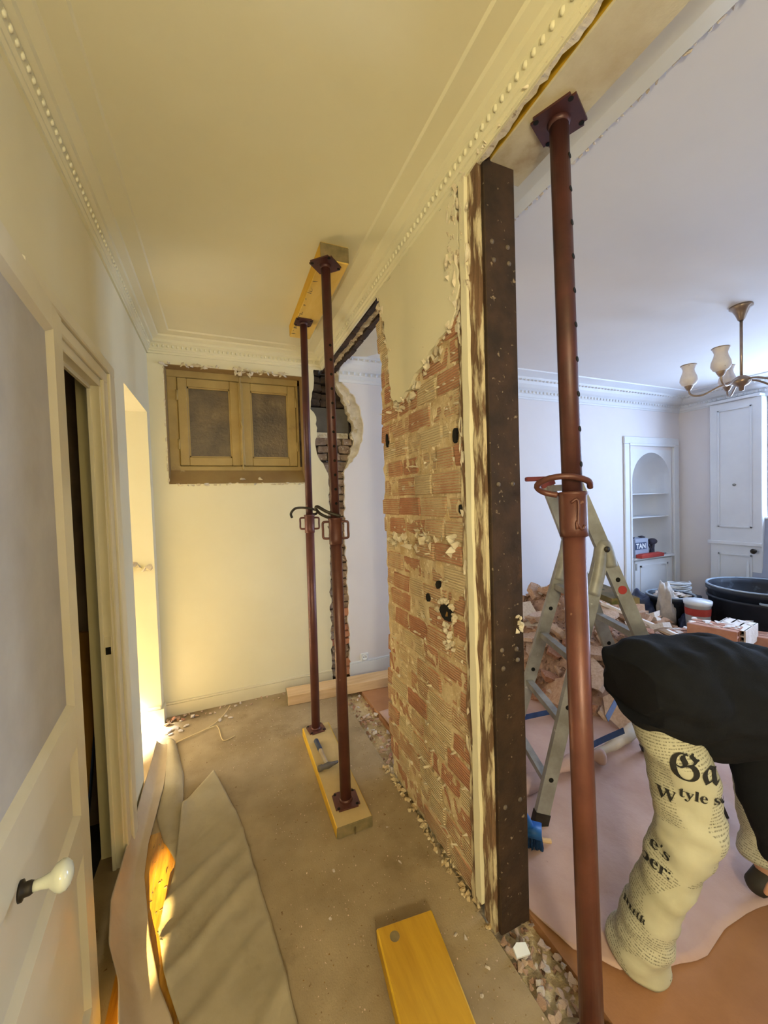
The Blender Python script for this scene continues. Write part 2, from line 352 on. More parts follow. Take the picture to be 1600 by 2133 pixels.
def jagline(pts, amp, step, seed=0):
    rnd = random.Random(seed); out = [tuple(pts[0])]
    for a, b in zip(pts, pts[1:]):
        a = Vector(a); b = Vector(b); k = max(1, int((b - a).length / step))
        nrm = Vector((-(b - a).y, (b - a).x)).normalized()
        for j in range(1, k): out.append(tuple(a.lerp(b, j / k) + nrm * rnd.uniform(-amp, amp)))
        out.append(tuple(b))
    return out
def sweep(bm, prof, p0, p1, inward):
    """moulding: prof = (distance from wall, z) pairs, run from p0 to p1 (xy), inward = xy unit vector off the wall"""
    rings = [[Vector((p[0] + inward[0] * d, p[1] + inward[1] * d, z)) for d, z in prof] for p in (p0, p1)]
    ringmesh(bm, rings, cap=True, closed=True)
    bmesh.ops.recalc_face_normals(bm, faces=bm.faces)
def panel_wall(ax, at0, at1, u, v, holes):
    """wall slab between at0/at1 on axis ax, u/v extents, with rectangular holes (u0,u1,v0,v1)"""
    bm = B()
    us = sorted({u[0], u[1], *[h[i] for h in holes for i in (0, 1)]}); vs = sorted({v[0], v[1], *[h[i] for h in holes for i in (2, 3)]})
    for a, b in zip(us, us[1:]):
        for c, d in zip(vs, vs[1:]):
            if any(h[0] <= (a + b) / 2 <= h[1] and h[2] <= (c + d) / 2 <= h[3] for h in holes): continue
            lo = [a, c]; hi = [b, d]; lo.insert(ax, min(at0, at1)); hi.insert(ax, max(at0, at1))
            box(bm, lo, hi)
    bmesh.ops.remove_doubles(bm, verts=bm.verts, dist=1e-5)
    seen = {}
    for f in list(bm.faces):
        k = tuple(round(x, 4) for x in f.calc_center_median())
        seen.setdefault(k, []).append(f)
    bmesh.ops.delete(bm, geom=[f for fs in seen.values() if len(fs) > 1 for f in fs], context='FACES')
    return bm
def grid_sheet(left, right, nu, nv, zf, thick=0.003):
    """sheet ruled between two xy polylines; zf(x, y, s, t) gives its height"""
    def along(pl, t):
        ls = [(Vector(b) - Vector(a)).length for a, b in zip(pl, pl[1:])]; d = t * sum(ls)
        for (a, b), l in zip(zip(pl, pl[1:]), ls):
            if d <= l or (a, b) == (pl[-2], pl[-1]): return Vector(a).lerp(Vector(b), min(1, d / max(l, 1e-6)))
            d -= l
    bm = B(); rows = []
    for j in range(nv + 1):
        a = along(left, j / nv); b = along(right, j / nv); row = []
        for i in range(nu + 1):
            p = a.lerp(b, i / nu); row.append(Vector((p.x, p.y, zf(p.x, p.y, i / nu, j / nv))))
        rows.append(row)
    top = [[bm.verts.new(p) for p in r] for r in rows]; bot = [[bm.verts.new(p - Vector((0, 0, thick))) for p in r] for r in rows]
    for j in range(nv):
        for i in range(nu):
            bm.faces.new((top[j][i], top[j][i + 1], top[j + 1][i + 1], top[j + 1][i]))
            bm.faces.new((bot[j][i], bot[j + 1][i], bot[j + 1][i + 1], bot[j][i + 1]))
    for j in range(nv):
        bm.faces.new((top[j][0], top[j + 1][0], bot[j + 1][0], bot[j][0])); bm.faces.new((top[j][nu], bot[j][nu], bot[j + 1][nu], top[j + 1][nu]))
    for i in range(nu):
        bm.faces.new((top[0][i], bot[0][i], bot[0][i + 1], top[0][i + 1])); bm.faces.new((top[nv][i], top[nv][i + 1], bot[nv][i + 1], bot[nv][i]))
    bmesh.ops.recalc_face_normals(bm, faces=bm.faces)
    return bm
def lump_bm(rnd, sx, sy, sz, n=12):
    """irregular broken fragment: convex hull of random points on an ellipsoid"""
    bm = B()
    for _ in range(n):
        p = Vector((rnd.gauss(0, 1), rnd.gauss(0, 1), rnd.gauss(0, 1))).normalized() * rnd.uniform(0.75, 1.0)
        bm.verts.new((p.x * sx, p.y * sy, p.z * sz))
    h = bmesh.ops.convex_hull(bm, input=bm.verts)
    bmesh.ops.delete(bm, geom=[v for v in bm.verts if not v.link_faces], context='VERTS')
    return bm
def slab_bm(rnd, sx, sy, sz):
    """flat broken slab with an irregular polygon outline"""
    bm = B(); k = rnd.randint(5, 7); pts = []
    for i in range(k):
        a = 2 * PI * (i + rnd.uniform(-0.3, 0.3)) / k; r = rnd.uniform(0.7, 1.0)
        pts.append((math.cos(a) * r * sx, math.sin(a) * r * sy))
    prism(bm, pts, 2, -sz, sz)
    for v in bm.verts: v.co += Vector((rnd.uniform(-.1, .1) * sx, rnd.uniform(-.1, .1) * sy, rnd.uniform(-.2, .2) * sz))
    return bm
def mesh_of(bm, name, m):
    me = bpy.data.meshes.new(name); bm.normal_update(); bm.to_mesh(me); bm.free(); me.materials.append(M[m]); return me
def put(name, me, loc, rot=(0, 0, 0), sc=(1, 1, 1), parent=None):
    o = link(bpy.data.objects.new(name, me))
    if parent: o.parent = parent; o.location = Vector(loc) - wl(parent)
    else: o.location = loc
    o.rotation_euler = rot; o.scale = (sc, sc, sc) if isinstance(sc, (int, float)) else sc
    return o
def lump_on(bm, rnd, c, sx, sy, sz, n=10):
    t = lump_bm(rnd, sx, sy, sz, n); me = bpy.data.meshes.new('t'); R_ = Matrix.Rotation(rnd.uniform(0, 6), 4, 'Z')
    t.transform(Matrix.Translation(c) @ R_); t.to_mesh(me); t.free(); bm.from_mesh(me); bpy.data.meshes.remove(me)

# ================================================================ STRUCTURE
XL, XP, XQ, YB, ZC, XR = -0.435, 0.81, 0.945, 3.13, 2.70, 5.505
YR = -2.6
rnd = random.Random(3)
struct('floor', (lambda b: (box(b, (-2.4, YR, -0.12), (0.80, YB + 0.1, 0.0)), b)[1])(B()), 'floor_hall')
struct('floor.001', (lambda b: (box(b, (0.96, YR, -0.12), (XR + 0.1, YB + 0.1, 0.0)), b)[1])(B()), 'floor_room')
struct('floor.002', (lambda b: (box(b, (0.80, YR, -0.16), (0.96, YB + 0.1, -0.035)), b)[1])(B()), 'mortar')
# bare varnished boards showing where the hallway paper is torn open
fw = struct('floor.003', B(), 'floor_wood')
for i in range(4):
    b = B(); x0 = -0.375 + i * 0.065
    box(b, (x0, 1.22, 0.0), (x0 + 0.0635, 2.02 + 0.05 * (i % 3), 0.002))
    obj('floor_board', b, 'floor_wood', fw)
struct('ceiling', (lambda b: (box(b, (-0.54, YR, ZC), (XP + 0.02, YB + 0.1, ZC + 0.1)), b)[1])(B()), 'paint_ceil')
struct('ceiling.001', (lambda b: (box(b, (XQ - 0.02, YR, ZC), (XR + 0.1, YB + 0.1, ZC + 0.1)), b)[1])(B()), 'ceil_room')
struct('ceiling.002', (lambda b: (box(b, (XP + 0.02, YR, ZC + 0.0), (XQ - 0.02, YB + 0.1, ZC + 0.1)), b)[1])(B()), 'plaster')
# left wall: doorway to the closet, open passage to the side room
struct('wall_left', panel_wall(0, XL, XL - 0.1, (YR, YB + 0.1), (0, ZC), [(1.27, 1.97, 0, 2.06), (2.35, 3.025, 0, 2.147)]), 'paint_hall')
struct('wall_rear', panel_wall(1, YR, YR - 0.1, (-0.54, XR + 0.1), (0, ZC), []), 'paint_hall')
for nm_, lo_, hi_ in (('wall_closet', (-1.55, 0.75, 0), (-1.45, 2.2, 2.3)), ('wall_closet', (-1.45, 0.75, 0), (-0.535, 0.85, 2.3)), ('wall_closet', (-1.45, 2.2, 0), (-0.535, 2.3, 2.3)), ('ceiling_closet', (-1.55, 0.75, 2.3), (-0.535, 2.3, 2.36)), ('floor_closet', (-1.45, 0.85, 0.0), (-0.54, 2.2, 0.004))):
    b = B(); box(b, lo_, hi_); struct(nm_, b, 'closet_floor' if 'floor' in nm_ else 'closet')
struct('wall_passage', (lambda b: (box(b, (-2.4, 3.025, 0), (-0.535, YB + 0.1, 2.5)), box(b, (-2.4, 2.3, 2.147), (-0.535, 3.025, 2.5)), b)[-1])(B()), 'paint_hall')
struct('wall_passage.001', (lambda b: (box(b, (-2.4, 2.302, 0), (-0.535, 2.35, 2.147)), box(b, (-2.4, 2.35, 0), (-2.3, 3.025, 2.147)), b)[-1])(B()), 'paint_hall')
b = B(); box(b, (-2.3, 3.008, 0), (-0.437, 3.025, 0.115)); box(b, (-2.3, 3.012, 0.115), (-0.437, 3.025, 0.135), bev=0.004); box(b, (-0.437, 3.008, 0), (-0.42, YB - 0.016, 0.115))
struct('baseboard_passage', b, 'wood_white')
# lump of torn plaster on the passage wall
b = B()
for i in range(7): lump_on(b, rnd, V(-0.47 - 0.028 * i, 3.02, 1.105 + rnd.uniform(-.02, .02)), 0.03, 0.022, rnd.uniform(0.02, 0.04))
tag(obj('plaster_lump', b, 'plaster'), 'torn ridge of white plaster sticking out of the bright passage wall', 'plaster')
# back wall of the hallway with the small high window
WX0, WX1, WZ0, WZ1 = -0.335, 0.64, 1.664, 2.516
struct('wall_back', panel_wall(1, YB, YB + 0.1, (XL - 0.1, 0.68), (0, ZC), [(WX0, WX1, WZ0, WZ1)]), 'paint_hall')
NX0, NX1 = 4.56, 5.33    # niche opening
struct('wall_back.001', panel_wall(1, YB, YB + 0.1, (1.20, XR + 0.1), (0, ZC), [(NX0, NX1, 0.12, 2.0)]), 'paint_room')
# the ragged masonry seam where the removed partition was toothed into the back wall
seam = struct('wall_back.002', (lambda bm: (box(bm, (0.64, YB + 0.055, -0.16), (1.24, YB + 0.15, 1.80)), box(bm, (0.64, YB + 0.24, 1.80), (1.24, YB + 0.34, ZC)), box(bm, (0.62, YB + 0.1, 1.80), (0.68, YB + 0.3, ZC)), box(bm, (1.2, YB + 0.1, 1.80), (1.26, YB + 0.3, ZC)), bm)[-1])(B()), 'rough_dark')
hall_edge = [(0.68, 0.0), (0.80, 0.02), (0.805, 0.45), (0.812, 0.9), (0.82, 1.28), (0.835, 1.62), (0.825, 1.74), (0.79, 1.82), (0.74, 1.90), (0.728, 1.98), (0.745, 2.08), (0.745, 2.20), (0.70, 2.26), (0.715, 2.36), (0.735, 2.46), (0.742, 2.60), (0.742, 2.69)]
b = B(); prism(b, [(0.68, 0.0)] + jagline(hall_edge[1:], 0.010, 0.03, 1) + [(0.68, 2.69)], 1, YB, YB + 0.05)
obj('plaster_edge', b, 'paint_hall', seam)
room_edge = [(0.965, 0.0), (0.965, 0.6), (0.96, 1.2), (0.97, 1.60), (0.975, 1.77), (1.045, 1.835), (1.10, 1.91), (1.145, 2.02), (1.155, 2.13), (1.135, 2.27), (1.09, 2.38), (1.01, 2.47), (0.95, 2.56), (0.93, 2.60), (0.93, 2.69)]
b = B(); prism(b, jagline(room_edge, 0.010, 0.03, 2) + [(1.20, 2.69), (1.20, 0.0)], 1, YB, YB + 0.05)
obj('plaster_edge', b, 'paint_room', seam)
inner = [(0.955, 1.72), (1.0, 1.82), (1.04, 1.92), (1.06, 2.05), (1.07, 2.18), (1.02, 2.30), (0.96, 2.42), (0.92, 2.55), (0.92, 2.66)]
b = B(); prism(b, jagline(inner, 0.018, 0.03, 3) + [(1.16, 2.66), (1.17, 1.72)], 1, YB + 0.02, YB + 0.10)
for i in range(46):
    t = rnd.random(); k = rnd.randrange(len(inner) - 1); p = Vector(inner[k]).lerp(Vector(inner[k + 1]), t)
    lump_on(b, rnd, V(p.x + rnd.uniform(-.01, .08), YB + 0.03 + rnd.uniform(-.01, .03), p.y), rnd.uniform(.012, .035), 0.02, rnd.uniform(.012, .03), 8)
obj('broken_plaster_ring', b, 'plaster', seam)
b = B(); box(b, (0.72, YB + 0.10, 2.085), (1.05, YB + 0.16, 2.30)); obj('cement_slab', b, 'slate', seam)
b = B(); box(b, (0.75, YB + 0.06, 2.04), (1.03, YB + 0.14, 2.085)); 
for i in range(10): lump_on(b, rnd, V(0.76 + 0.028 * i, YB + 0.06, 2.065), .02, .03, .018, 8)
obj('mortar_bed', b, 'plaster', seam)
def rough_brick(x0, x1, y0, y1, z0, z1, m):
    b = B(); box(b, (x0, y0, z0), (x1, y1, z1), bev=0.006)
    for v in b.verts: v.co += V(rnd.uniform(-.007, .007), rnd.uniform(-.014, .012), rnd.uniform(-.006, .006))
    return obj('brick', b, m, seam)
z = 0.02; row = 0
while z < 1.78:
    h = rnd.uniform(0.055, 0.075); xx = 0.792 + rnd.uniform(0, .02)
    while xx < 0.97:
        w_ = rnd.uniform(0.06, 0.11); rough_brick(xx, min(xx + w_, 0.985), YB + 0.012 + rnd.uniform(0, .03), YB + 0.1, z, z + h - 0.008, 'terracotta' if z < 0.55 and rnd.random() < .6 else 'rough_grey'); xx += w_ + 0.006
    z += h
for z0 in (1.78, 1.85, 1.915, 1.98):
    xx = 0.745 + rnd.uniform(0, .03)
    while xx < 1.06:
        w_ = rnd.uniform(0.07, 0.12); rough_brick(xx, xx + w_, YB + 0.045 + rnd.uniform(0, .03), YB + 0.15, z0, z0 + 0.058, 'rough_grey'); xx += w_ + 0.008
for z0 in (2.31, 2.37, 2.44, 2.51, 2.58):
    xx = 0.70 + rnd.uniform(0, .04)
    while xx < 1.02:
        w_ = rnd.uniform(0.07, 0.12); rough_brick(xx, xx + w_, YB + 0.09 + rnd.uniform(0, .05), YB + 0.26, z0, z0 + 0.055, 'rough_dark'); xx += w_ + 0.008
# right wall; unseen near partition added to block the hallway light
struct('wall_right', panel_wall(0, XR, XR + 0.1, (YR, YB + 0.1), (0, ZC), [(0.85, 2.26, 0.25, 2.5), (-2.0, -0.6, 0.25, 2.5)]), 'paint_room')
struct('wall_light_block', (lambda bm: (box(bm, (XP, YR, 0), (XQ, -0.55, ZC)), bm)[-1])(B()), 'paint_hall')
# baseboards
b = B(); box(b, (XL, YB - 0.016, 0), (0.80, YB, 0.085)); box(b, (XL, YB - 0.012, 0.085), (0.80, YB, 0.10), bev=0.003); struct('baseboard_back', b, 'wood_white')
b = B(); box(b, (0.955, YB - 0.016, 0), (4.43, YB, 0.11)); box(b, (0.955, YB - 0.012, 0.11), (4.43, YB, 0.125), bev=0.003); struct('baseboard_back.001', b, 'wood_white_room')
b = B(); box(b, (XR - 0.016, 2.74, 0), (XR, YB, 0.12)); struct('baseboard_right', b, 'wood_white_room')

# mouldings round the ceilings: profile plus a row of carved beads
PROF = [(0, ZC), (0, 2.58), (0.010, 2.58), (0.010, 2.592), (0.018, 2.597), (0.018, 2.606), (0.026, 2.612), (0.030, 2.645), (0.046, 2.652), (0.050, 2.668), (0.080, 2.680), (0.086, 2.690), (0.150, 2.692), (0.157, ZC)]
def crown(name, p0, p1, inw, m, prof=PROF, pitch=0.030, beads=((0.028, 2.629, 0.007, 0.0125),), b0=None, b1=None):
    o = struct(name, (lambda bm: (sweep(bm, prof, p0, p1, inw), bm)[-1])(B()), m)
    b = B(); d = (Vector(p1) - Vector(p0)); L_ = d.length; d.normalize(); n = int(L_ / pitch); w_ = Vector(inw)
    for bd, bz, br, bh in beads:
        for i in range(n):
            t = (i + 0.5) * pitch
            if b0 is not None and not (b0 <= t <= b1): continue
            c = Vector(p0) + d * t + w_ * bd
            r = bmesh.ops.create_icosphere(b, subdivisions=1, radius=1.0)
            for v in r['verts']: v.co = Vector((c.x, c.y, bz)) + Vector((d.x, d.y, 0)) * v.co.x * pitch * 0.29 + Vector((w_.x, w_.y, 0)) * v.co.y * br + Vector((0, 0, v.co.z * bh))
    obj('carved_beads', b, m, o, smooth=True, kind='stuff')
    return o
crown('trim_1', (XL, -0.6), (XL, YB), (1, 0), 'paint_ceil', b0=1.2, b1=9)
crown('trim_2', (XL, YB), (XP, YB), (0, -1), 'paint_ceil')
crown('trim_3', (XP, YB), (XP, -0.55), (-1, 0), 'paint_ceil')
PROF2 = [(0, ZC), (0, 2.50), (0.012, 2.50), (0.014, 2.515), (0.022, 2.52), (0.024, 2.55), (0.034, 2.556), (0.036, 2.585), (0.070, 2.60), (0.10, 2.625), (0.12, 2.65), (0.15, 2.655), (0.155, 2.675), (0.22, 2.685), (0.27, 2.69), (0.275, ZC)]
crown('trim_4', (XQ, YB), (XR, YB), (0, -1), 'wood_white_room', PROF2, 0.05, ((0.036, 2.568, 0.012, 0.016), (0.14, 2.652, 0.016, 0.012)))
crown('trim_5', (XR, YB), (XR, -0.5), (-1, 0), 'wood_white_room', PROF2, 0.05, ((0.036, 2.568, 0.012, 0.016), (0.14, 2.652, 0.016, 0.012)), b0=0, b1=1.6)
# big-room side of the removed partition: the cornice sawn off with a ragged edge
b = B(); sweep(b, [(0, ZC), (0, 2.655), (0.02, 2.66), (0.08, 2.668), (0.2, 2.676), (0.262, 2.684), (0.268, ZC)], (XQ + 0.0, YB), (XQ + 0.0, -0.55), (1, 0))
t6 = struct('trim_6', b, 'wood_white')
b = B()
for i in range(110):
    y = 0.3 + i * 0.026; lump_on(b, rnd, V(XQ + 0.272 + rnd.uniform(-.004, .004), y, 2.692), rnd.uniform(.006, .012), rnd.uniform(.009, .016), .008, 8)
obj('ragged_plaster_edge', b, 'plaster_room', t6, kind='stuff')
# header left over the far gap: two rusted bars with plaster between
hd = struct('trim_7', (lambda bm: (box(bm, (XP, 1.90, 2.60), (XQ, YB + 0.1, ZC)), bm)[-1])(B()), 'plaster')
for x0, x1 in ((0.814, 0.850), (0.895, 0.932)):
    b = B(); n = 16
    for i in range(n):
        y0 = 1.88 + i * (YB + 0.08 - 1.88) / n; box(b, (x0 + rnd.uniform(-.004, .006), y0, 2.578 + rnd.uniform(-.006, .006)), (x1 + rnd.uniform(-.006, .004), y0 + (YB + 0.08 - 1.88) / n, 2.602))
    obj('rusted_bar', b, 'column', hd)
b = B()
for i in range(60): lump_on(b, rnd, V(rnd.uniform(0.845, 0.90), rnd.uniform(1.9, 3.1), 2.598), rnd.uniform(.008, .02), rnd.uniform(.02, .05), .012, 8)
obj('plaster_crust', b, 'plaster', hd, kind='stuff')
# broken plaster lip along the near opening, beside the timber
hn = struct('trim_8', (lambda bm: (box(bm, (XP, -0.55, 2.645), (XP + 0.028, 1.03, ZC)), bm)[-1])(B()), 'plaster')
b = B()
for i in range(60): lump_on(b, rnd, V(rnd.uniform(0.800, 0.812), rnd.uniform(0.35, 1.18), 2.590 + rnd.uniform(-.002, .01)), rnd.uniform(.004, .008), rnd.uniform(.010, .022), .008, 9)
obj('plaster_crust', b, 'plaster', hn, kind='stuff')
b = B(); prism(b, jagline([(XP - 0.004, 1.06), (XP + 0.016, 1.05), (XP + 0.012, 0.7), (XP + 0.015, 0.3), (XP + 0.012, -0.4)], 0.007, 0.018, 21) + [(XP - 0.004, -0.4)], 2, 2.578, 2.600)
obj('broken_plaster_lip', b, 'plaster', hn)

# ---------------------------------------------------------------- what is left of the partition: grooved hollow bricks
part = struct('wall_partition', (lambda bm: (box(bm, (XP + 0.012, 1.17, 0.0), (XQ - 0.01, 1.90, 2.585)), bm)[-1])(B()), 'mortar')
# rough mortar face between the bricks
b = B(); ny, nz = 40, 130
gr = [[b.verts.new((XP + 0.006 + 0.010 * noise.noise(V(0, i * .55, j * .4)) + 0.004 * noise.noise(V(3, i * 1.7, j * 1.3)), 1.16 + 0.75 * i / ny, 2.585 * j / nz)) for i in range(ny + 1)] for j in range(nz + 1)]
for j in range(nz):
    for i in range(ny): b.faces.new((gr[j][i], gr[j + 1][i], gr[j + 1][i + 1], gr[j][i + 1]))
obj('mortar_face', b, 'mortar', part, smooth=True)
endp = [(0.0, 1.93), (0.55, 1.95), (0.74, 1.94), (0.83, 1.89), (1.22, 1.90), (1.45, 1.94), (1.61, 1.91), (1.76, 1.91), (1.98, 1.94), (2.14, 1.90), (2.42, 1.95), (2.585, 1.93)]
def yend(z):
    for (a, p), (c, q) in zip(endp, endp[1:]):
        if a <= z <= c: return p + (q - p) * (z - a) / (c - a)
    return 1.93
plaster_outline = [(1.925, 2.585), (1.87, 2.55), (1.79, 2.30), (1.775, 2.10), (1.75, 2.0), (1.68, 1.965), (1.62, 1.975), (1.54, 2.01), (1.47, 2.05), (1.40, 2.075), (1.33, 2.10), (1.26, 2.12), (1.20, 2.15), (1.165, 2.22), (1.16, 2.35), (1.16, 2.585)]
def inpoly(y, z, P):
    c = False
    for (a, bz_), (d, e) in zip(P, P[1:] + P[:1]):
        if (bz_ > z) != (e > z) and y < (d - a) * (z - bz_) / (e - bz_) + a: c = not c
    return c
z = 0.012; row = 0; course = 0.0965
missing = [(1.31, 1.04), (1.45, 1.07), (1.21, 1.73), (1.84, 1.82)]
while z < 2.56:
    h = course * rnd.uniform(0.93, 1.03); y = 1.17 - (0.09 if row % 2 else 0.0) + rnd.uniform(-.02, .02)
    while y < yend(z + h / 2):
        ln = rnd.choice((0.13, 0.16, 0.18, 0.20, 0.22)); y0 = max(y, 1.165); y1 = min(y + ln - 0.013, yend(z + h / 2) + rnd.uniform(-.02, .015))
        y += ln
        if y1 - y0 < 0.035: continue
        if all(inpoly(p, q, plaster_outline) for p in (y0 + .02, y1 - .02) for q in (z + .01, z + h - .01)) and y1 < 1.86: continue
        b = B(); face = XP + rnd.uniform(-0.004, 0.007)
        box(b, (face, y0, z), (XQ - 0.004, y1, z + h - rnd.uniform(.010, .017)), bev=0.005)
        for v in b.verts: v.co += V(rnd.uniform(-.002, .003), rnd.uniform(-.005, .005), rnd.uniform(-.003, .003))
        obj('brick', b, 'brick', part, origin=((face + XQ) / 2, (y0 + y1) / 2, z + h / 2))
    z += h; row += 1
# cream plaster still on the brick, ragged below
b = B(); prism(b, jag(plaster_outline, 0.012, 0.025, 5), 0, XP - 0.012, XP + 0.012); obj('old_plaster', b, 'paint_hall', part)
b = B()
for k in range(len(plaster_outline) - 3):
    a = Vector(plaster_outline[k]); c = Vector(plaster_outline[k + 1])
    for q in range(max(2, int((c - a).length / 0.018))):
        p = a.lerp(c, rnd.random()); lump_on(b, rnd, V(XP - 0.002, p.x + rnd.uniform(-.02, .02), p.y - rnd.uniform(-.005, .045)), 0.012, rnd.uniform(.012, .034), rnd.uniform(.010, .03), 8)
obj('plaster_crumbs', b, 'plaster', part)
# smears of plaster left between courses, and the knocked-through holes
b = B()
for k in range(150):
    zz = 0.012 + course * rnd.randint(1, 24) + rnd.uniform(-.008, .008); yy = rnd.uniform(1.18, 1.88)
    lump_on(b, rnd, V(XP + 0.004, yy, zz), 0.009, rnd.uniform(.01, .04), rnd.uniform(.005, .011), 8)
for k in range(36):
    lump_on(b, rnd, V(XP + 0.003, rnd.uniform(1.2, 1.86), 1.30 + rnd.uniform(-.03, .05)), 0.010, rnd.uniform(.03, .07), rnd.uniform(.015, .03), 8)
obj('mortar_smears', b, 'plaster', part, kind='stuff')
for i, (hy, hz, ry, rz) in enumerate(((1.31, 1.045, 0.05, 0.035), (1.455, 1.075, 0.017, 0.02), (1.215, 1.73, 0.016, 0.035), (1.845, 1.81, 0.012, 0.04), (1.19, 1.46, 0.013, 0.02), (1.37, 1.145, 0.014, 0.02))):
    b = B(); pts = [(hy + ry * math.cos(2 * PI * k / 9) * rnd.uniform(.75, 1.1), hz + rz * math.sin(2 * PI * k / 9) * rnd.uniform(.75, 1.1)) for k in range(9)]
    prism(b, pts, 0, XP - 0.006, XP + 0.02); obj('knocked_hole', b, 'hole', part)
b = B()
for k in range(30):
    a = rnd.uniform(0, 2 * PI); lump_on(b, rnd, V(XP - 0.006, 1.31 + 0.062 * math.cos(a), 1.045 + 0.047 * math.sin(a)), 0.014, .016, .014, 8)
for k in range(22): lump_on(b, rnd, V(XP - 0.002, 1.29 + rnd.uniform(-.04, .04), 0.96 + rnd.uniform(-.06, .04)), 0.014, .016, .014, 8)
obj('hole_rim_crumbs', b, 'plaster', part)
b = B(); lump_on(b, rnd, V(XP + 0.0, 1.305, 1.04), 0.015, .026, .02, 12); obj('broken_brick_core', b, 'board_brown', part)
# timber stud and plaster strips at the end of the partition
def rough_strip(y0, y1, z0, z1, x0, x1, m, name, amp, n=40):
    b = B(); rings = []
    for i in range(n + 1):
        zz = z0 + (z1 - z0) * i / n; j = lambda: rnd.uniform(-amp, amp)
        rings.append([V(x0 + j() * .6, y0 + j(), zz), V(x0 + j() * .6, y1 + j(), zz), V(x1, y1, zz), V(x1, y0, zz)])
    ringmesh(b, rings); bmesh.ops.recalc_face_normals(b, faces=b.faces); return obj(name, b, m, part)
rough_strip(1.142, 1.178, 0.0, 2.50, XP - 0.004, 0.90, 'stud', 'timber_stud', 0.006)
rough_strip(1.108, 1.142, 0.05, 2.58, XP - 0.014, 0.86, 'paint_hall', 'plaster_strip', 0.003, 30)
rough_strip(1.052, 1.108, 0.0, 2.58, XP - 0.002, 0.90, 'stud', 'timber_stud', 0.006)
b = B()
for k in range(60): lump_on(b, rnd, V(XP - 0.004, rnd.uniform(1.10, 1.22), rnd.uniform(2.2, 2.6)), .014, rnd.uniform(.008, .03), rnd.uniform(.015, .05), 8)
for k in range(70): lump_on(b, rnd, V(XP - 0.003, 1.16 + rnd.uniform(-.03, .02), rnd.uniform(0.5, 2.2)), .007, rnd.uniform(.005, .014), rnd.uniform(.015, .06), 8)
obj('plaster_chunks', b, 'plaster', part, kind='stuff')
# steel channel post closing the partition
sc = thing('steel_post', 'dark rusted riveted steel post at the end of the brick partition', 'steel post', (0.88, 1.04, 0))
b = B(); box(b, (XP + 0.010, 1.032, 0.0), (XQ, 1.0505, 2.60), bev=.003)
for v in b.verts: v.co.x += 0.0
obj('channel', b, 'column', sc)
for zz in (2.33, 2.27, 1.55, 0.98, 0.93, 0.45):
    for xx in (0.850, 0.912):
        b = B(); lathe(b, [(0.0005, 0.008), (0.007, 0.006), (0.010, 0.0)], (0, 0, 0), 10)
        b.transform(Matrix.Translation((xx + rnd.uniform(-.004, .004), 1.035, zz + rnd.uniform(-.01, .01))) @ Matrix.Rotation(PI / 2, 4, 'X')); obj('rivet', b, 'rivet', sc, True)
b = B()
for k in range(8): lump_on(b, rnd, V(0.922 + rnd.uniform(-.012, .012), 1.028, 1.06 + rnd.uniform(-.025, .025)), .014, .008, .014, 8)
obj('foam_lump', b, 'plaster', sc, label='lump of yellowish plaster')

# ---------------------------------------------------------------- small window high in the back wall
wn = thing('window_1', 'small two-leaf window with dirty glass high in the hallway back wall', 'window', (0.15, YB + 0.12, WZ0), kind='structure')
del wn['category']
def q(bm, pts, mi=0): return bm.faces.new([bm.verts.new(p) for p in pts])
b = B()
for lo, hi in (((WX0 - .05, YB + 0.0015, WZ1 - .004), (WX1 + .05, YB + 0.255, WZ1 + 0.04)), ((WX0 - .05, YB + 0.002, WZ0 - .1), (WX0 + .004, YB + 0.256, WZ1 + .03)), ((WX1 - .004, YB + 0.002, WZ0 - .1), (WX1 + .05, YB + 0.256, WZ1 + .03))): box(b, lo, hi)
obj('reveal', b, 'reveal_paint', wn)
b = B(); prism(b, [(YB + 0.002, WZ0 - 0.05), (YB + 0.002, WZ0 + .003), (YB + 0.11, WZ0 + 0.115), (YB + 0.26, WZ0 + 0.115), (YB + 0.26, WZ0 - 0.05)], 0, WX0, WX1); obj('sloping_sill', b, 'reveal_paint', wn)
b = B(); box(b, (WX0 - .04, YB + 0.25, WZ0), (WX1 + .04, YB + 0.27, WZ1 + .02)); obj('back_boarding', b, 'rough_dark', wn)
FX0, FX1, FZ0, FZ1 = -0.285, 0.62, WZ0 + 0.11, 2.48; FY = YB + 0.10
b = B()
for lo, hi in (((WX0, FY, FZ1 - 0.02), (WX1, FY + 0.07, WZ1 - .001)), ((WX0 + .001, FY + .001, FZ0), (FX0 + 0.02, FY + 0.069, FZ1 - .018)), ((FX1 - 0.02, FY + .001, FZ0), (WX1 - .001, FY + 0.069, FZ1 - .018)), ((WX0 + .002, FY + .002, FZ0 - .01), (WX1 - .002, FY + 0.068, FZ0 + 0.03))): box(b, lo, hi, bev=0.005)
obj('window_frame', b, 'window_paint', wn)
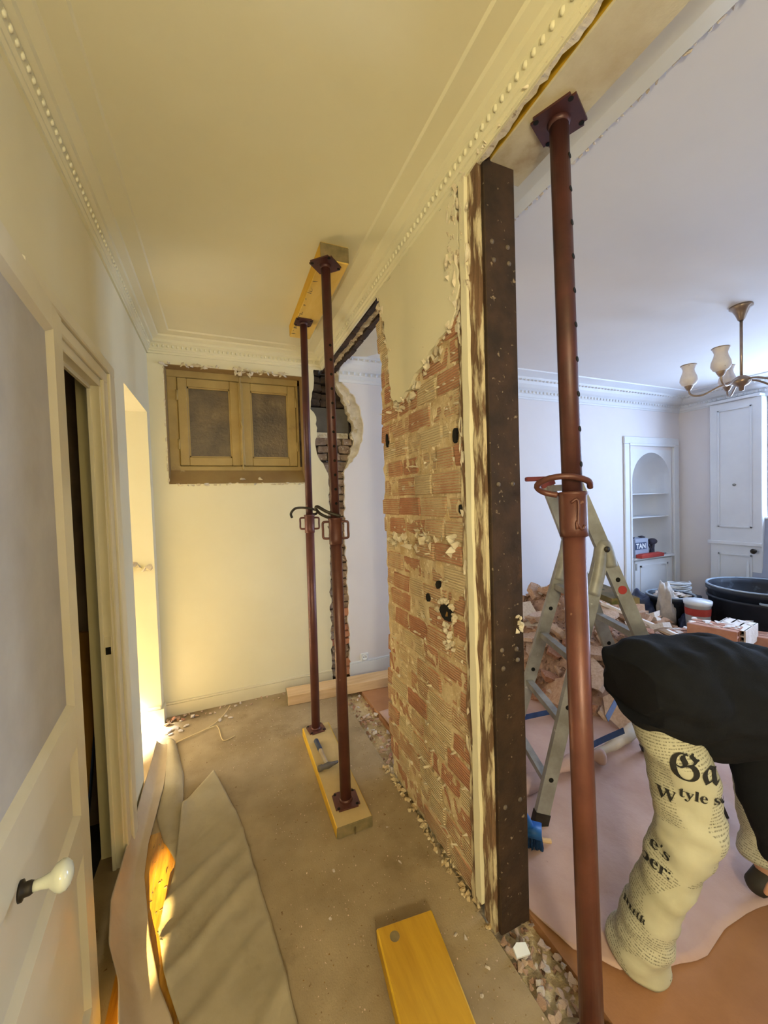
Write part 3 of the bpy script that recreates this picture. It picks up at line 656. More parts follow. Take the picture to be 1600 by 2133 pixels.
for x0, x1 in ((FX0 + 0.022, 0.158), (0.186, FX1 - 0.022)):
    sb = B(); st = 0.062; z0, z1 = FZ0 + 0.033, FZ1 - 0.024; y0, y1 = FY - 0.006, FY + 0.05
    for lo, hi in (((x0, y0, z0), (x0 + st, y1, z1)), ((x1 - st, y0, z0), (x1, y1, z1)), ((x0 + st, y0, z0), (x1 - st, y1, z0 + st)), ((x0 + st, y0, z1 - st), (x1 - st, y1, z1))): box(sb, lo, hi, bev=0.004)
    sash = obj('sash', sb, 'window_paint', wn)
    b = B(); m_ = 0.01
    for lo, hi in (((x0 + st, y0 + .012, z0 + st), (x0 + st + m_, y1, z1 - st)), ((x1 - st - m_, y0 + .012, z0 + st), (x1 - st, y1, z1 - st)), ((x0 + st, y0 + .012, z0 + st), (x1 - st, y1, z0 + st + m_)), ((x0 + st, y0 + .012, z1 - st - m_), (x1 - st, y1, z1 - st))): box(b, lo, hi)
    obj('glazing_bead', b, 'window_paint', sash)
    b = B(); box(b, (x0 + st, y0 + .025, z0 + st), (x1 - st, y0 + .031, z1 - st)); obj('pane', b, 'glass_dirty', sash)
    hx = x0 - 0.004 if x0 < 0 else x1 + 0.004
    for hz in (z0 + 0.12, z1 - 0.17):
        b = B(); cyl(b, (hx, y0 - .004, hz), (hx, y0 - .004, hz + 0.075), 0.008, n=10); obj('hinge', b, 'window_paint', sash, True)
b = B(); box(b, (0.155, FY - 0.018, FZ0 + 0.035), (0.19, FY + 0.02, FZ1 - 0.026), bev=0.006); obj('cover_bead', b, 'window_paint', wn)
b = B(); cx, cy = 0.172, FY - 0.030
lathe(b, [(0.006, FZ0 + .0), (0.009, FZ0 + .01), (0.009, FZ0 + .02), (0.006, FZ0 + .03), (0.006, 2.05), (0.011, 2.06), (0.012, 2.09), (0.008, 2.10), (0.010, 2.13), (0.014, 2.16), (0.009, 2.18), (0.006, 2.19), (0.006, FZ1 - .02), (0.009, FZ1 - .01), (0.009, FZ1 + .005), (0.005, FZ1 + .012)], (cx, cy, 0), 12)
crem = obj('bolt_rod', b, 'window_paint', wn, True)
b = B(); tube(b, smooth_path([(cx, cy - .008, 2.15), (cx - .004, cy - .022, 2.13), (cx + .004, cy - .026, 2.10), (cx, cy - .024, 2.085)], 4), 0.006); obj('handle', b, 'window_paint', crem, True)
b = B()
for k in range(34): lump_on(b, rnd, V(rnd.uniform(WX0, WX1 - .1), YB - 0.001, WZ1 + rnd.uniform(-.008, .012)), rnd.uniform(.02, .06), .008, rnd.uniform(.008, .02), 9)
for k in range(12): lump_on(b, rnd, V(0.20 + rnd.uniform(-.06, .06), YB - 0.003, WZ1 - rnd.uniform(-.02, .03)), rnd.uniform(.015, .035), .014, rnd.uniform(.012, .03), 9)
for k in range(34): lump_on(b, rnd, V(rnd.uniform(WX0, WX1), YB - 0.001, WZ0 - rnd.uniform(0, .012)), rnd.uniform(.02, .05), .006, rnd.uniform(.005, .012), 9)
for k in range(2): lump_on(b, rnd, V((0.16, 0.29)[k], YB + 0.02, WZ0 + 0.035), .03, .014, .016, 10)
for k in range(20): lump_on(b, rnd, V(WX0 - rnd.uniform(0, .006), YB - 0.001, rnd.uniform(WZ0, WZ1)), .008, .005, rnd.uniform(.01, .03), 8)
obj('ragged_plaster_border', b, 'plaster', wn)

# ---------------------------------------------------------------- left doorway: lining, casing, the open door, closet
dj = struct('door_frame', (lambda bm: (box(bm, (XL - 0.036, 1.89, 0), (XL + 0.003, 1.98, 2.0), bev=.003), box(bm, (XL - 0.0365, 1.26, 2.0), (XL + 0.002, 1.98, 2.07), bev=.003), box(bm, (XL - 0.042, 1.884, 0), (XL - 0.028, 1.9, 1.985), bev=.002), box(bm, (XL - 0.043, 1.29, 1.985), (XL - 0.029, 1.9, 2.01), bev=.002), box(bm, (XL - 0.05, 1.25, 0), (XL + 0.0035, 1.30, 2.0), bev=.003), bm)[-1])(B()), 'wood_white')
b = B()
for lo, hi in (((XL - .001, 1.900, 0), (XL + 0.014, 1.965, 2.03)), ((XL - .001, 1.966, 0), (XL + 0.024, 2.045, 2.0755)), ((XL - .001, 1.2, 2.031), (XL + 0.0135, 1.965, 2.075)), ((XL - .001, 1.2, 2.076), (XL + 0.0245, 2.045, 2.12))): box(b, lo, hi, bev=0.004)
obj('casing', b, 'wood_white', dj)
b = B(); box(b, (XL - 0.026, 1.886, 0.915), (XL - 0.004, 1.8905, 0.975)); sp = obj('strike_plate', b, 'wood_white', dj)
b = B(); box(b, (XL - 0.024, 1.884, 0.905), (XL - 0.006, 1.8862, 0.935)); obj('latch_slot', b, 'hole', sp)
# the door leaf stands open against the wall, hinge edge towards the doorway
HA = math.radians(-5.3); hp = Vector((-0.385, 1.335)); du = Vector((-math.sin(HA), -math.cos(HA))); dn = Vector((du.y, -du.x)) * -1
if dn.x < 0: dn = -dn
def dpt(u, z, d): p = hp + du * u + dn * d; return V(p.x, p.y, z)
def dbox(bm, u0, u1, z0, z1, d0, d1, bev=0.0):
    vs = box(bm, (u0, d0, z0), (u1, d1, z1), bev=bev)
    for v in vs: v.co = dpt(v.co.x, v.co.z, v.co.y)
dr = thing('door_1', 'cream panelled door with grey upper panel standing open at the left edge', 'door', (hp.x, hp.y, 0), kind='structure'); del dr['category']
b = B(); DW = 0.72
dbox(b, 0, 0.092, 0.01, 2.03, -0.035, 0, .002); dbox(b, DW - .092, DW, 0.01, 2.03, -0.035, 0, .002)
for z0, z1 in ((0.01, 0.16), (0.585, 0.69), (0.88, 0.985), (1.965, 2.03)): dbox(b, .092, DW - .092, z0, z1, -0.035, 0)
obj('door_leaf', b, 'wood_white', dr)
for nm, z0, z1, m_ in (('upper_panel', 0.985, 1.965, 'door_panel'), ('middle_panel', 0.69, 0.88, 'wood_white'), ('lower_panel', 0.16, 0.585, 'wood_white')):
    b = B(); dbox(b, .092, DW - .092, z0, z1, -0.026, -0.014); pn = obj(nm, b, m_, dr)
    b = B(); w_ = 0.014
    def bevq(pts): b.faces.new([b.verts.new(p) for p in pts])
    u0, u1 = .092, DW - .092
    bevq([dpt(u0, z0, 0), dpt(u1, z0, 0), dpt(u1 - w_, z0 + w_, -.014), dpt(u0 + w_, z0 + w_, -.014)])
    bevq([dpt(u0, z1, 0), dpt(u0 + w_, z1 - w_, -.014), dpt(u1 - w_, z1 - w_, -.014), dpt(u1, z1, 0)])
    bevq([dpt(u0, z0, 0), dpt(u0 + w_, z0 + w_, -.014), dpt(u0 + w_, z1 - w_, -.014), dpt(u0, z1, 0)])
    bevq([dpt(u1, z0, 0), dpt(u1, z1, 0), dpt(u1 - w_, z1 - w_, -.014), dpt(u1 - w_, z0 + w_, -.014)])
    bmesh.ops.recalc_face_normals(b, faces=b.faces)
    obj('panel_moulding', b, 'wood_white', pn)
kp = dpt(0.515, 0.865, 0); kn = V(dn.x, dn.y, 0)
b = B(); lathe(b, [(0.016, 0.0), (0.016, 0.004), (0.011, 0.006), (0.011, 0.014), (0.009, 0.018)], (0, 0, 0), 18); b.transform(Matrix.Translation(kp) @ kn.to_track_quat('Z', 'Y').to_matrix().to_4x4()); kr = obj('knob_rose', b, 'iron', dr, True)
b = B(); lathe(b, [(0.008, 0.014), (0.009, 0.03), (0.012, 0.04), (0.021, 0.048), (0.0245, 0.056), (0.023, 0.063), (0.016, 0.069), (0.006, 0.072), (0.0005, 0.0725)], (0, 0, 0), 24); b.transform(Matrix.Translation(kp) @ kn.to_track_quat('Z', 'Y').to_matrix().to_4x4()); obj('knob', b, 'porcelain', kr, True)
# board leaning in the dark closet
brot = Matrix.Translation((-0.665, 2.05, 0.01)) @ Matrix.Rotation(math.radians(5.2), 4, 'Y') @ Matrix.Rotation(math.radians(-6), 4, 'X')
b = B(); box(b, (-0.05, -0.015, 0.0), (0.05, 0.015, 0.94), bev=.002); b.transform(brot)
bd = obj('leaning_board', b, 'board_brown', origin=(-0.665, 2.05, 0.01)); tag(bd, 'yellow-brown wooden board leaning upright inside the dark closet', 'board')
b = B(); box(b, (0.0505, -0.0155, 0.0), (0.056, 0.0155, 0.94)); b.transform(brot); obj('edge_band', b, 'blue_strap', bd, label='bluish edge of the board')

# ================================================================ OBJECTS
CR = V(0.921, -0.388, 0)      # sideways direction used to pose handles and pins
CF = V(-0.388, -0.921, 0)
def board(name, p0, p1, w, z0, h, mats, label, cat, bev=0.004, mi=None):
    """a squared board: p0 -> p1 along its length (xy), w wide, from z0 up h; per-face materials (top/bottom, sides, ends)"""
    p0 = Vector((*p0, 0)); p1 = Vector((*p1, 0)); L_ = (p1 - p0).length; a = math.atan2((p1 - p0).y, (p1 - p0).x)
    bm = B(); box(bm, (0, -w / 2, z0), (L_, w / 2, z0 + h), bev=bev)
    bm.normal_update()
    for f in bm.faces:
        n = f.normal; k = max(range(3), key=lambda i: abs(n[i]))
        f.material_index = {0: 2, 1: 1, 2: 0}[k]
        if k == 2 and n.z < 0: f.material_index = 3 if len(mats) > 3 else 0
    for v in bm.verts: v.co += V(0, rnd.uniform(-.0015, .0015), rnd.uniform(-.001, .001) if z0 > 0.01 else 0)
    bm.transform(Matrix.Translation(p0) @ Matrix.Rotation(a, 4, 'Z'))
    o = obj(name, bm, mats, origin=(p0.x, p0.y, z0)); tag(o, label, cat); return o
low = board('floor_plank', (0.497, 1.632), (0.508, 2.47), 0.17, 0.0, 0.052, ['yellow_dusty', 'yellow', 'board_end'], 'dusty yellow-edged plank lying on the floor under two steel props', 'plank')
b = B(); lump_on(b, rnd, V(0.50, 1.633, 0.03), 0.05, 0.006, 0.02); obj('stained_end', b, 'board_end', low)
up = board('ceiling_plank', (0.537, 1.762), (0.54, 2.66), 0.138, 2.62, 0.078, ['yellow_pale', 'yellow', 'board_end'], 'yellow plank pressed against the hallway ceiling by two steel props', 'plank')
b = B()
for k in range(18): lump_on(b, rnd, V(0.475 + rnd.uniform(0, .012), rnd.uniform(1.85, 2.6), 2.619), .004, rnd.uniform(.006, .03), .003, 7)
obj('peeled_paint', b, 'board_end', up, kind='stuff')
nb = board('timber_beam', (0.929, 1.085), (0.920, -0.5), 0.164, 2.585, 0.100, ['beam_face', 'yellow', 'board_end', 'beam_face'], 'long dusty timber with a yellow edge overhead along the opening', 'beam')
yp = board('yellow_plank', (0.521, 1.172), (0.40, 0.15), 0.20, 0.0, 0.063, ['yellow_top', 'yellow', 'yellow_dusty'], 'bright yellow plank lying on the hallway floor in the foreground', 'plank')
b = B(); lathe(b, [(0.0165, 0.0), (0.0165, 0.0015), (0.0005, 0.0015)], (0.468, 1.135, 0.0630), 16); obj('knot', b, 'board_end', yp)
tb = board('sawn_timber', (0.396, 2.955), (1.75, 2.852), 0.145, 0.0, 0.074, ['timber', 'timber', 'board_end'], 'pale sawn timber lying across the floor in front of the back wall', 'timber')

def prop(base, top, ro, ri, rc, zc, hc, m_up, m_low, label, hole_dir, holes, pl_rot_b, pl_rot_t, handles, pin, pw=0.12):
    base = Vector(base); top = Vector(top); L_ = (top - base).length; ax = (top - base).normalized()
    u = (CR - ax * CR.dot(ax)).normalized(); w = ax.cross(u)      # u = sideways, w = away from the viewer
    fwd = -w if w.y > 0 else w
    def P(s_, a=0, f=0): return base + ax * s_ + u * a + fwd * f
    t = thing('steel_prop', label, 'steel prop', base, 'steel props')
    def plate(s0, th, rot):
        bm = B(); box(bm, (-pw / 2, -pw / 2, 0), (pw / 2, pw / 2, th))
        vert = [e for e in bm.edges if abs((e.verts[0].co - e.verts[1].co).z) > th / 2]
        bmesh.ops.bevel(bm, geom=vert, offset=0.012, segments=2, affect='EDGES')
        bm.transform(Matrix.Translation(base + ax * s0) @ Matrix.Rotation(rot, 4, 'Z')); return bm
    bp = obj('base_plate', plate(0, 0.007, pl_rot_b), m_low, t)
    tp = obj('top_plate', plate(L_ - 0.007, 0.007, pl_rot_t), m_up, t)
    for o, s0, rot in ((bp, 0.0073, pl_rot_b), (tp, L_ - 0.0076, pl_rot_t)):
        for sx in (-1, 1):
            for sy in (-1, 1):
                c = base + ax * s0 + Matrix.Rotation(rot, 3, 'Z') @ V(sx * pw * .38, sy * pw * .38, 0)
                bm = B(); cyl(bm, c - ax * .0006, c + ax * .0006, 0.0075, n=10); obj('bolt_hole', bm, 'hole', o)
    bm = B(); cyl(bm, P(0.005), P(zc - hc * .3), ro, n=24); cyl(bm, P(0.005), P(0.018), ro * 1.25, ro * 1.02, n=24); obj('outer_tube', bm, m_low, t, True)
    bm = B(); cyl(bm, P(zc - 0.1), P(L_ - 0.005), ri, n=24); cyl(bm, P(L_ - 0.022), P(L_ - 0.005), ri * 1.02, ri * 1.25, n=24); inner = obj('inner_tube', bm, m_up, t, True)
    hd_ = (u * math.sin(hole_dir) + fwd * math.cos(hole_dir))
    for s_ in holes:
        bm = B(); cyl(bm, P(s_) + hd_ * (ri - .004), P(s_) + hd_ * (ri + 0.0008), ri * 0.30, n=12); obj('pin_hole', bm, 'hole', inner)
    bm = B(); lathe(bm, [(ri * 1.05, 0.0), (rc * .9, 0.002), (rc * 1.1, 0.0), (rc * 1.12, -.006), (rc, -.010), (rc, -hc * .8), (rc * 1.0, -hc), (rc * .8, -hc - .002)], (0, 0, 0), 24, cap=False)
    bm.transform(Matrix.Translation(P(zc)) @ ax.to_track_quat('Z', 'Y').to_matrix().to_4x4()); obj('collar', bm, m_low if rc < .035 else 'rust', t, True)
    for sgn in handles:
        bm = B(); z1, z0 = zc - 0.018, zc - hc * .78; o_ = 0.028
        tube(bm, smooth_path([P(z1, sgn * rc * .9), P(z1, sgn * (rc + o_ * .6)), P(z1 - .006, sgn * (rc + o_)), P((z0 + z1) / 2, sgn * (rc + o_)), P(z0 + .006, sgn * (rc + o_)), P(z0, sgn * (rc + o_ * .6)), P(z0, sgn * rc * .9)], 4), 0.0058); obj('handle', bm, m_low, t, True)
    bm = B(); tube(bm, smooth_path([P(zc + dz, a, f) for a, dz, f in pin], 6), 0.0075 if rc < .035 else 0.0085); obj('locking_pin', bm, 'iron' if rc < .035 else 'rust', t, True)
    if rc > .035:
        bm = B(); tube(bm, smooth_path([P(zc - .03, -rc * .55, rc * .86), P(zc - .025, -rc * .1, rc * 1.04), P(zc - .1, -rc * .2, rc * 1.02), P(zc - hc + .04, -rc * .25, rc * 1.02), P(zc - hc + .02, rc * .1, rc * 1.03), P(zc - hc + .03, rc * .35, rc * .95)], 4), 0.004); obj('welded_loop', bm, 'rust', t, True)
    return t
prop((0.50, 2.42, 0.052), (0.516, 2.41, 2.62), 0.0268, 0.0215, 0.031, 1.372, 0.112, 'rust_dark', 'rust_orange',
     'farther of two brown steel props standing on the hallway floor plank', 0.9, [1.45 + .07 * k for k in range(0)], 0.10, 0.0, (-1, 1),
     [(-.105, -.015, .02), (-.112, .012, .015), (-.085, .042, .01), (-.03, .046, .03), (.03, .036, .035), (.052, .022, .01), (.035, .004, -.02), (.0, .006, .0)], 0.105)
prop((0.498, 1.772, 0.052), (0.500, 1.80, 2.62), 0.0268, 0.0220, 0.032, 1.372, 0.125, 'rust_dark', 'rust',
     'nearer of two brown steel props standing on the hallway floor plank', 0.5, [1.44 + .0675 * k for k in range(12)], -0.06, PI / 4, (-1, 1),
     [(.03, .008, .036), (-.03, .03, .045), (-.075, .056, .04), (-.086, .046, .02), (-.07, .022, .0), (-.035, .004, .0), (-.01, .002, .01)], 0.118)
prop((0.850, 0.706, 0.0), (0.948, 0.850, 2.585), 0.0300, 0.0265, 0.0365, 1.508, 0.122, 'rust_dark', 'rust_orange',
     'red-brown steel prop in the foreground holding the timber beam', 0.75, [1.585 + .098 * k for k in range(10)], 0.0, 0.42, (),
     [(.035, .012, .03), (.02, .028, .045), (-.03, .040, .05), (-.075, .038, .03), (-.098, .022, .0), (-.075, .004, -.015), (-.04, -.006, -.005)], 0.125)

# hammer on the floor plank
hm = thing('hammer', 'hammer with navy grip lying on the dusty floor plank between the props', 'hammer', (0.475, 2.06, 0.052))
b = B(); hd0, hd1 = V(0.468, 2.285, 0.066), V(0.474, 2.03, 0.070); 
tube(b, [hd0.lerp(hd1, t) for t in (.42, .6, .8, 1.0)], [0.0125, .011, .0105, .011], 10); obj('handle', b, 'handle_grey', hm, True)
b = B(); tube(b, [hd0.lerp(hd1, t) for t in (0, .03, .2, .36, .43)], [0.010, 0.0145, .0135, .0145, .013], 10); obj('grip', b, 'navy', hm, True)
b = B(); h0, h1 = V(0.420, 2.022, 0.0705), V(0.535, 2.034, 0.0705)
tube(b, [h0.lerp(h1, t) for t in (0, .04, .2, .26, .42, .5, .62, .7, .85, 1.0)], [.014, .0165, .0165, .0125, .015, .0165, .014, .011, .009, .006], 12); obj('head', b, 'steel', hm, True)

# ---------------------------------------------------------------- torn floor paper in the hallway
def wr(x, y, k=7, a=1.0, sd=0): return a * noise.noise(V(x * k + sd, y * k * .6, sd))
def z1(x, y, s_, t):
    edge = min(s_, 1 - s_, t * 2); base = 0.010 + 0.014 * max(0, wr(x + .35 * y, y, 5, 1, 2)) + 0.010 * abs(wr(x - .5 * y, y + .3 * x, 9, 1, 5))
    for c_, a_ in ((1.30, .010), (1.52, .016), (1.66, .013), (1.80, .018), (1.97, .010), (1.08, .012), (.95, .008)):
        base += a_ * math.exp(-((y - .75 * x - c_ - .05 * noise.noise(V(x * 3, c_, 0))) / .028) ** 2)
    return base + 0.014 * math.exp(-((t * 1.6) ** 2) * 5) * (0.4 + 0.6 * s_) + 0.012 * math.exp(-(s_ / .12) ** 2)
sh1 = grid_sheet([(-0.24, 2.14), (-0.235, 1.76), (-0.265, 1.53), (-0.225, 1.36), (-0.17, 1.22), (-0.10, 0.75)], [(-0.10, 2.34), (0.02, 1.92), (0.08, 1.54), (0.12, 1.28), (0.14, 1.08), (0.15, 0.70)], 36, 90, z1)
o = obj('floor_paper', sh1, 'paper', smooth=True, origin=(0, 1.4, 0)); tag(o, 'wide creased beige paper sheet with a pointed torn corner on the hallway floor', 'paper')
def z2(x, y, s_, t):
    return 0.009 + 0.10 * max(0, 1 - s_ * 1.7) ** 2 * (0.35 + 0.65 * min(1, t * 1.6)) + 0.016 * abs(wr(x, y, 6, 1, 9)) + 0.02 * math.exp(-((t - .62) / .08) ** 2) * (1 - s_)
sh2 = grid_sheet([(-0.43, 2.74), (-0.425, 2.2), (-0.425, 1.88), (-0.42, 1.62), (-0.385, 1.44), (-0.335, 1.32), (-0.28, 1.05), (-0.22, 0.7)], [(-0.355, 2.74), (-0.345, 2.34), (-0.36, 1.97), (-0.35, 1.80), (-0.29, 1.53), (-0.24, 1.36), (-0.19, 1.24), (-0.10, 0.78)], 22, 90, z2)
o = obj('floor_paper', sh2, 'paper_pale', smooth=True, origin=(-.35, 1.6, 0)); tag(o, 'narrow pale paper strip curling up along the foot of the left wall', 'paper')
def z3(x, y, s_, t): return 0.004 + 0.022 * math.sin(PI * s_) ** .7 * (1 - .5 * t) + 0.008 * abs(wr(x, y, 8, 1, 4))
sh3 = grid_sheet([(-0.385, 2.80), (-0.345, 2.34), (-0.35, 2.12), (-0.30, 1.95)], [(-0.325, 2.74), (-0.255, 2.40), (-0.235, 2.12), (-0.225, 1.78)], 14, 50, z3)
o = obj('floor_paper', sh3, 'paper', smooth=True, origin=(-.3, 2.3, 0)); tag(o, 'half-rolled paper strip between the other two paper sheets in the hallway', 'paper')
b = B()
for k in range(38): lump_on(b, rnd, V(rnd.uniform(-.40, -.22), rnd.uniform(1.3, 2.0), 0.003), rnd.uniform(.003, .008), rnd.uniform(.003, .014), .0015, 6)
tag(obj('dirt_flakes', b, 'board_end'), 'dark dirt flakes on the bare amber floor boards', 'dirt', kind='stuff')
# cords on the floor near the far corner
b = B(); tube(b, smooth_path([(-0.425, 2.73, 0.006), (-0.28, 2.76, 0.008), (-0.12, 2.82, 0.012), (-0.08, 2.80, 0.010), (-0.05, 2.64, 0.005), (0.02, 2.66, 0.004)], 8), 0.0032, 6)
tag(obj('cord', b, 'cord', smooth=True), 'thin beige cord kinked to the right on the floor by the far corner', 'cord')
b = B(); tube(b, smooth_path([(-0.425, 2.67, 0.006), (-0.30, 2.74, 0.014), (-0.14, 2.83, 0.010), (-0.05, 2.95, 0.008), (0.0, 3.03, 0.030)], 8), 0.0032, 6)
tag(obj('cord', b, 'cord', smooth=True), 'thin beige cord running straight back to the baseboard of the back wall', 'cord')

# ---------------------------------------------------------------- loose fragments
LUMPS = [[mesh_of(lump_bm(rnd, 1, rnd.uniform(.6, .9), rnd.uniform(.35, .6), 11), 'fragment', 'chunk%d' % c) for _ in range(6)] for c in range(4)]
SLABS = [[mesh_of(slab_bm(rnd, 1, rnd.uniform(.5, .9), rnd.uniform(.10, .2)), 'slab', 'chunk%d' % c) for _ in range(5)] for c in range(4)]
HUE = ('pale', 'pinkish', 'brick-red', 'white')
def frag(name, x, y, z, r, c, label, group, cat='rubble', flat=False, tilt=0.5):
    """one broken piece; the label takes its colour and form"""
    me = rnd.choice(SLABS[c] if flat else LUMPS[c])
    o = put(name, me, (x, y, z), (rnd.uniform(-tilt, tilt), rnd.uniform(-tilt, tilt), rnd.uniform(0, 6.3)), r)
    return tag(o, label.replace('@', HUE[c] + (' flat' if flat else ' lumpy')), cat, group)
for i in range(34):
    x = -0.40 + 1.15 * (i / 34) ** 1.4; r = rnd.uniform(.008, .020) * (1.5 if x < -.2 else 1)
    if x > 0.36: y = rnd.uniform(3.03, 3.10)
    else: y = 3.10 - rnd.uniform(.01, .09)
    frag('plaster_fragment', x, y, r * .45, r, rnd.choice((0, 1, 3, 0)), '@ fragment along the back wall baseboard, ' + ('left of the steel props' if x < .1 else 'behind the sawn timber' if x > .4 else 'near the sawn timber end'), 'fragments along the back wall')
for x, y, r, c in ((-.37, 3.04, .042, 2), (-.40, 2.99, .03, 1), (-.31, 3.02, .022, 2)):
    frag('brick_fragment', x, y, r * .5, r, c, 'reddish broken brick piece heaped in the far left corner', 'brick pieces in the far corner')
for x, y, r in ((-.385, 2.90, .035), (-.35, 2.93, .028), (-.37, 2.86, .02), (-.31, 2.88, .018), (-.28, 2.93, .022), (-.07, 2.90, .018), (-.03, 2.94, .015), (0.0, 2.9, .02)):
    frag('plaster_fragment', x, y, r * .35, r, 3, '@ plaster piece on the floor ' + ('at the foot of the passage wall' if x < -.2 else 'beside the cords'), 'plaster pieces by the passage', flat=True, tilt=.15)
for i in range(66):
    y = rnd.uniform(1.93, 2.86); x = rnd.uniform(0.805, 0.955); r = rnd.uniform(.010, .026)
    frag('brick_fragment', x, y, -0.02 + r * .5, r, rnd.choice((0, 1, 1, 2, 3)), '@ fragment in the floor strip behind the partition, ' + ('nearest the brick wall' if y < 2.25 else 'nearest the sawn timber' if y > 2.55 else 'halfway along'), 'fragments in the floor strip behind the partition')
for i in range(64):
    y = rnd.uniform(0.80, 1.03); x = rnd.uniform(0.81, 0.955) ; r = rnd.uniform(.010, .024)
    frag('plaster_fragment', x, y, -0.018 + r * .5, r, rnd.choice((0, 0, 1, 3)), '@ fragment in the rubble strip, ' + ('touching the steel post foot' if y > .96 else 'beside the foreground prop' if y < .87 else 'between steel post and foreground prop'), 'fragments at the foot of the steel post')
b = B(); prism(b, [(-.027, -.013), (.022, -.02), (.026, .008), (-.004, .018), (-.022, .012)], 2, -.004, .004); b.transform(Matrix.Translation((0.842, 0.965, 0.018)) @ Matrix.Rotation(.3, 4, 'X'))
tag(obj('tile_shard', b, 'white_matte'), 'bright white tile shard on the rubble by the post foot', 'tile')
b = B(); prism(b, [(-.075, -.09), (.07, -.1), (.08, .03), (.02, .045), (-.06, .05)], 2, -.010, .010); b.transform(Matrix.Translation((0.885, 0.70, -0.012)))
tag(obj('cement_slab', b, 'plaster'), 'flat pale slab in the floor strip beside the foreground prop', 'slab')
b = B()
for k in range(150): lump_on(b, rnd, V(rnd.uniform(.795, .965), rnd.choice((rnd.uniform(.5, 1.04), rnd.uniform(1.92, 2.9))), -0.022), rnd.uniform(.006, .018), rnd.uniform(.006, .018), .012, 7)
tag(obj('crushed_mortar', b, 'rubble_base'), 'crushed mortar filling the floor strip of the removed partition', 'rubble', kind='stuff')
b = B()
for k in range(90):
    y = rnd.uniform(1.06, 1.98); lump_on(b, rnd, V(XP - rnd.uniform(-.004, .035) , y, 0.006), rnd.uniform(.006, .022), rnd.uniform(.006, .02), rnd.uniform(.006, .016), 8)
tag(obj('mortar_crumbs', b, 'mortar'), 'mortar crumbs along the foot of the brick partition', 'rubble', kind='stuff')
b = B()
for k in range(1900):
    x = rnd.uniform(-.1, .8); y = rnd.uniform(.7, 3.0); r = rnd.uniform(.0012, .004) * (1.6 if rnd.random() < .06 else 1)
    if abs(x - .5) < .1 and y > 1.6 and y < 2.5: continue
    if abs(x - .47) < .14 and y < 1.2: continue
    if x < 0.16 and y < 2.3: continue
    lump_on(b, rnd, V(x, y, r * .5), r, r, r * .7, 5)
tag(obj('dust_grains', b, 'chunk0'), 'grit and dust grains scattered over the hallway floor', 'grit', kind='stuff')
b = B()
for k in range(700):
    x = rnd.uniform(0, .8); y = rnd.uniform(.7, 2.95); r = rnd.uniform(.0015, .004)
    if abs(x - .5) < .1 and 1.6 < y < 2.5 or abs(x - .47) < .14 and y < 1.2 or x < .16 and y < 2.3: continue
    lump_on(b, rnd, V(x, y, r * .4), r, r, r * .6, 5)
tag(obj('dark_grit', b, 'board_brown'), 'dark grit scattered over the hallway floor', 'grit', kind='stuff')
for x, y, r in ((.62, 1.42, .011), (.36, 1.5, .009), (.30, 1.33, .008), (.68, 1.1, .011), (.705, 1.08, .012), (.72, .98, .010), (.66, .93, .008), (.64, 1.6, .008)):
    frag('plaster_crumb', x, y, r * .4, r, 3, 'white plaster crumb on the hallway floor ' + ('beside the yellow plank' if y < 1.3 else 'near the lower end of the floor plank'), 'white crumbs on the hallway floor')

# ---------------------------------------------------------------- right-hand room: floor papers
def zp(x, y, s_, t): return 0.006 + 0.016 * max(0, wr(x + .4 * y, y, 2.6, 1, 1)) + 0.010 * abs(wr(x - .6 * y, y + .4 * x, 4.5, 1, 6)) + 0.012 * math.exp(-((s_ - .02) / .02) ** 2) * 0
left = [(0.965, 2.45), (0.965, 1.6), (0.965, 1.03), (1.03, 0.83), (1.10, 0.765)]
right = [(2.6, 2.45), (3.2, 1.6), (3.3, 1.0), (2.4, 0.75), (1.75, 0.71)]
left = [(0.967, 1.05), (0.967, 1.5), (0.967, 2.0), (0.967, 2.5)]; right = [(3.2, 0.85), (3.3, 1.5), (3.2, 2.0), (2.6, 2.5)]
low_edge = [(0.967, 1.05), (1.00, 0.90), (1.08, 0.80), (1.22, 0.745), (1.38, 0.715), (1.52, 0.735), (1.70, 0.725), (2.2, 0.66), (3.2, 0.62)]
o = obj('floor_paper', grid_sheet(jagline(low_edge, 0.006, 0.05, 11), [(0.967, 2.5), (2.0, 2.5), (3.2, 2.4)], 60, 110, zp), 'paper_pink', smooth=True, origin=(1.8, 1.5, 0)); tag(o, 'large pinkish wrinkled paper covering the big room floor', 'paper')
b = B(); rings = []
pts = smooth_path([(1.02, 1.42, 0.03), (1.25, 1.48, 0.035), (1.55, 1.50, 0.045), (1.78, 1.50, 0.06), (1.88, 1.46, 0.05)], 6)
tube(b, pts, [0.03 + .012 * math.sin(i * .9) for i in range(len(pts))], 10)
tag(obj('paper_fold', b, 'paper_pink', smooth=True), 'raised rolled fold of pinkish paper behind the foreground prop', 'paper')
b = B(); tube(b, smooth_path([(1.86, 1.50, 0.05), (2.05, 1.51, 0.055), (2.25, 1.54, 0.07)], 5), [0.022] * 4 + [.03] * 3 + [.038] * 4, 10)
tag(obj('paper_roll', b, 'paper_pale', smooth=True), 'pale crumpled paper roll lying in front of the rubble pile', 'paper')
b = B(); box(b, (-.35, -.02, 0), (.35, .02, .03), bev=.004); box(b, (-.35, -.045, 0), (.35, -.02, .012))
for v in b.verts: v.co += V(0, rnd.uniform(-.004, .004), rnd.uniform(0, .003))
b.transform(Matrix.Translation((1.50, 0.53, 0.003)) @ Matrix.Rotation(math.radians(20), 4, 'Z'))
tag(obj('broken_moulding', b, 'plaster'), 'broken pale moulding on the brown floor at the lower right edge', 'moulding')

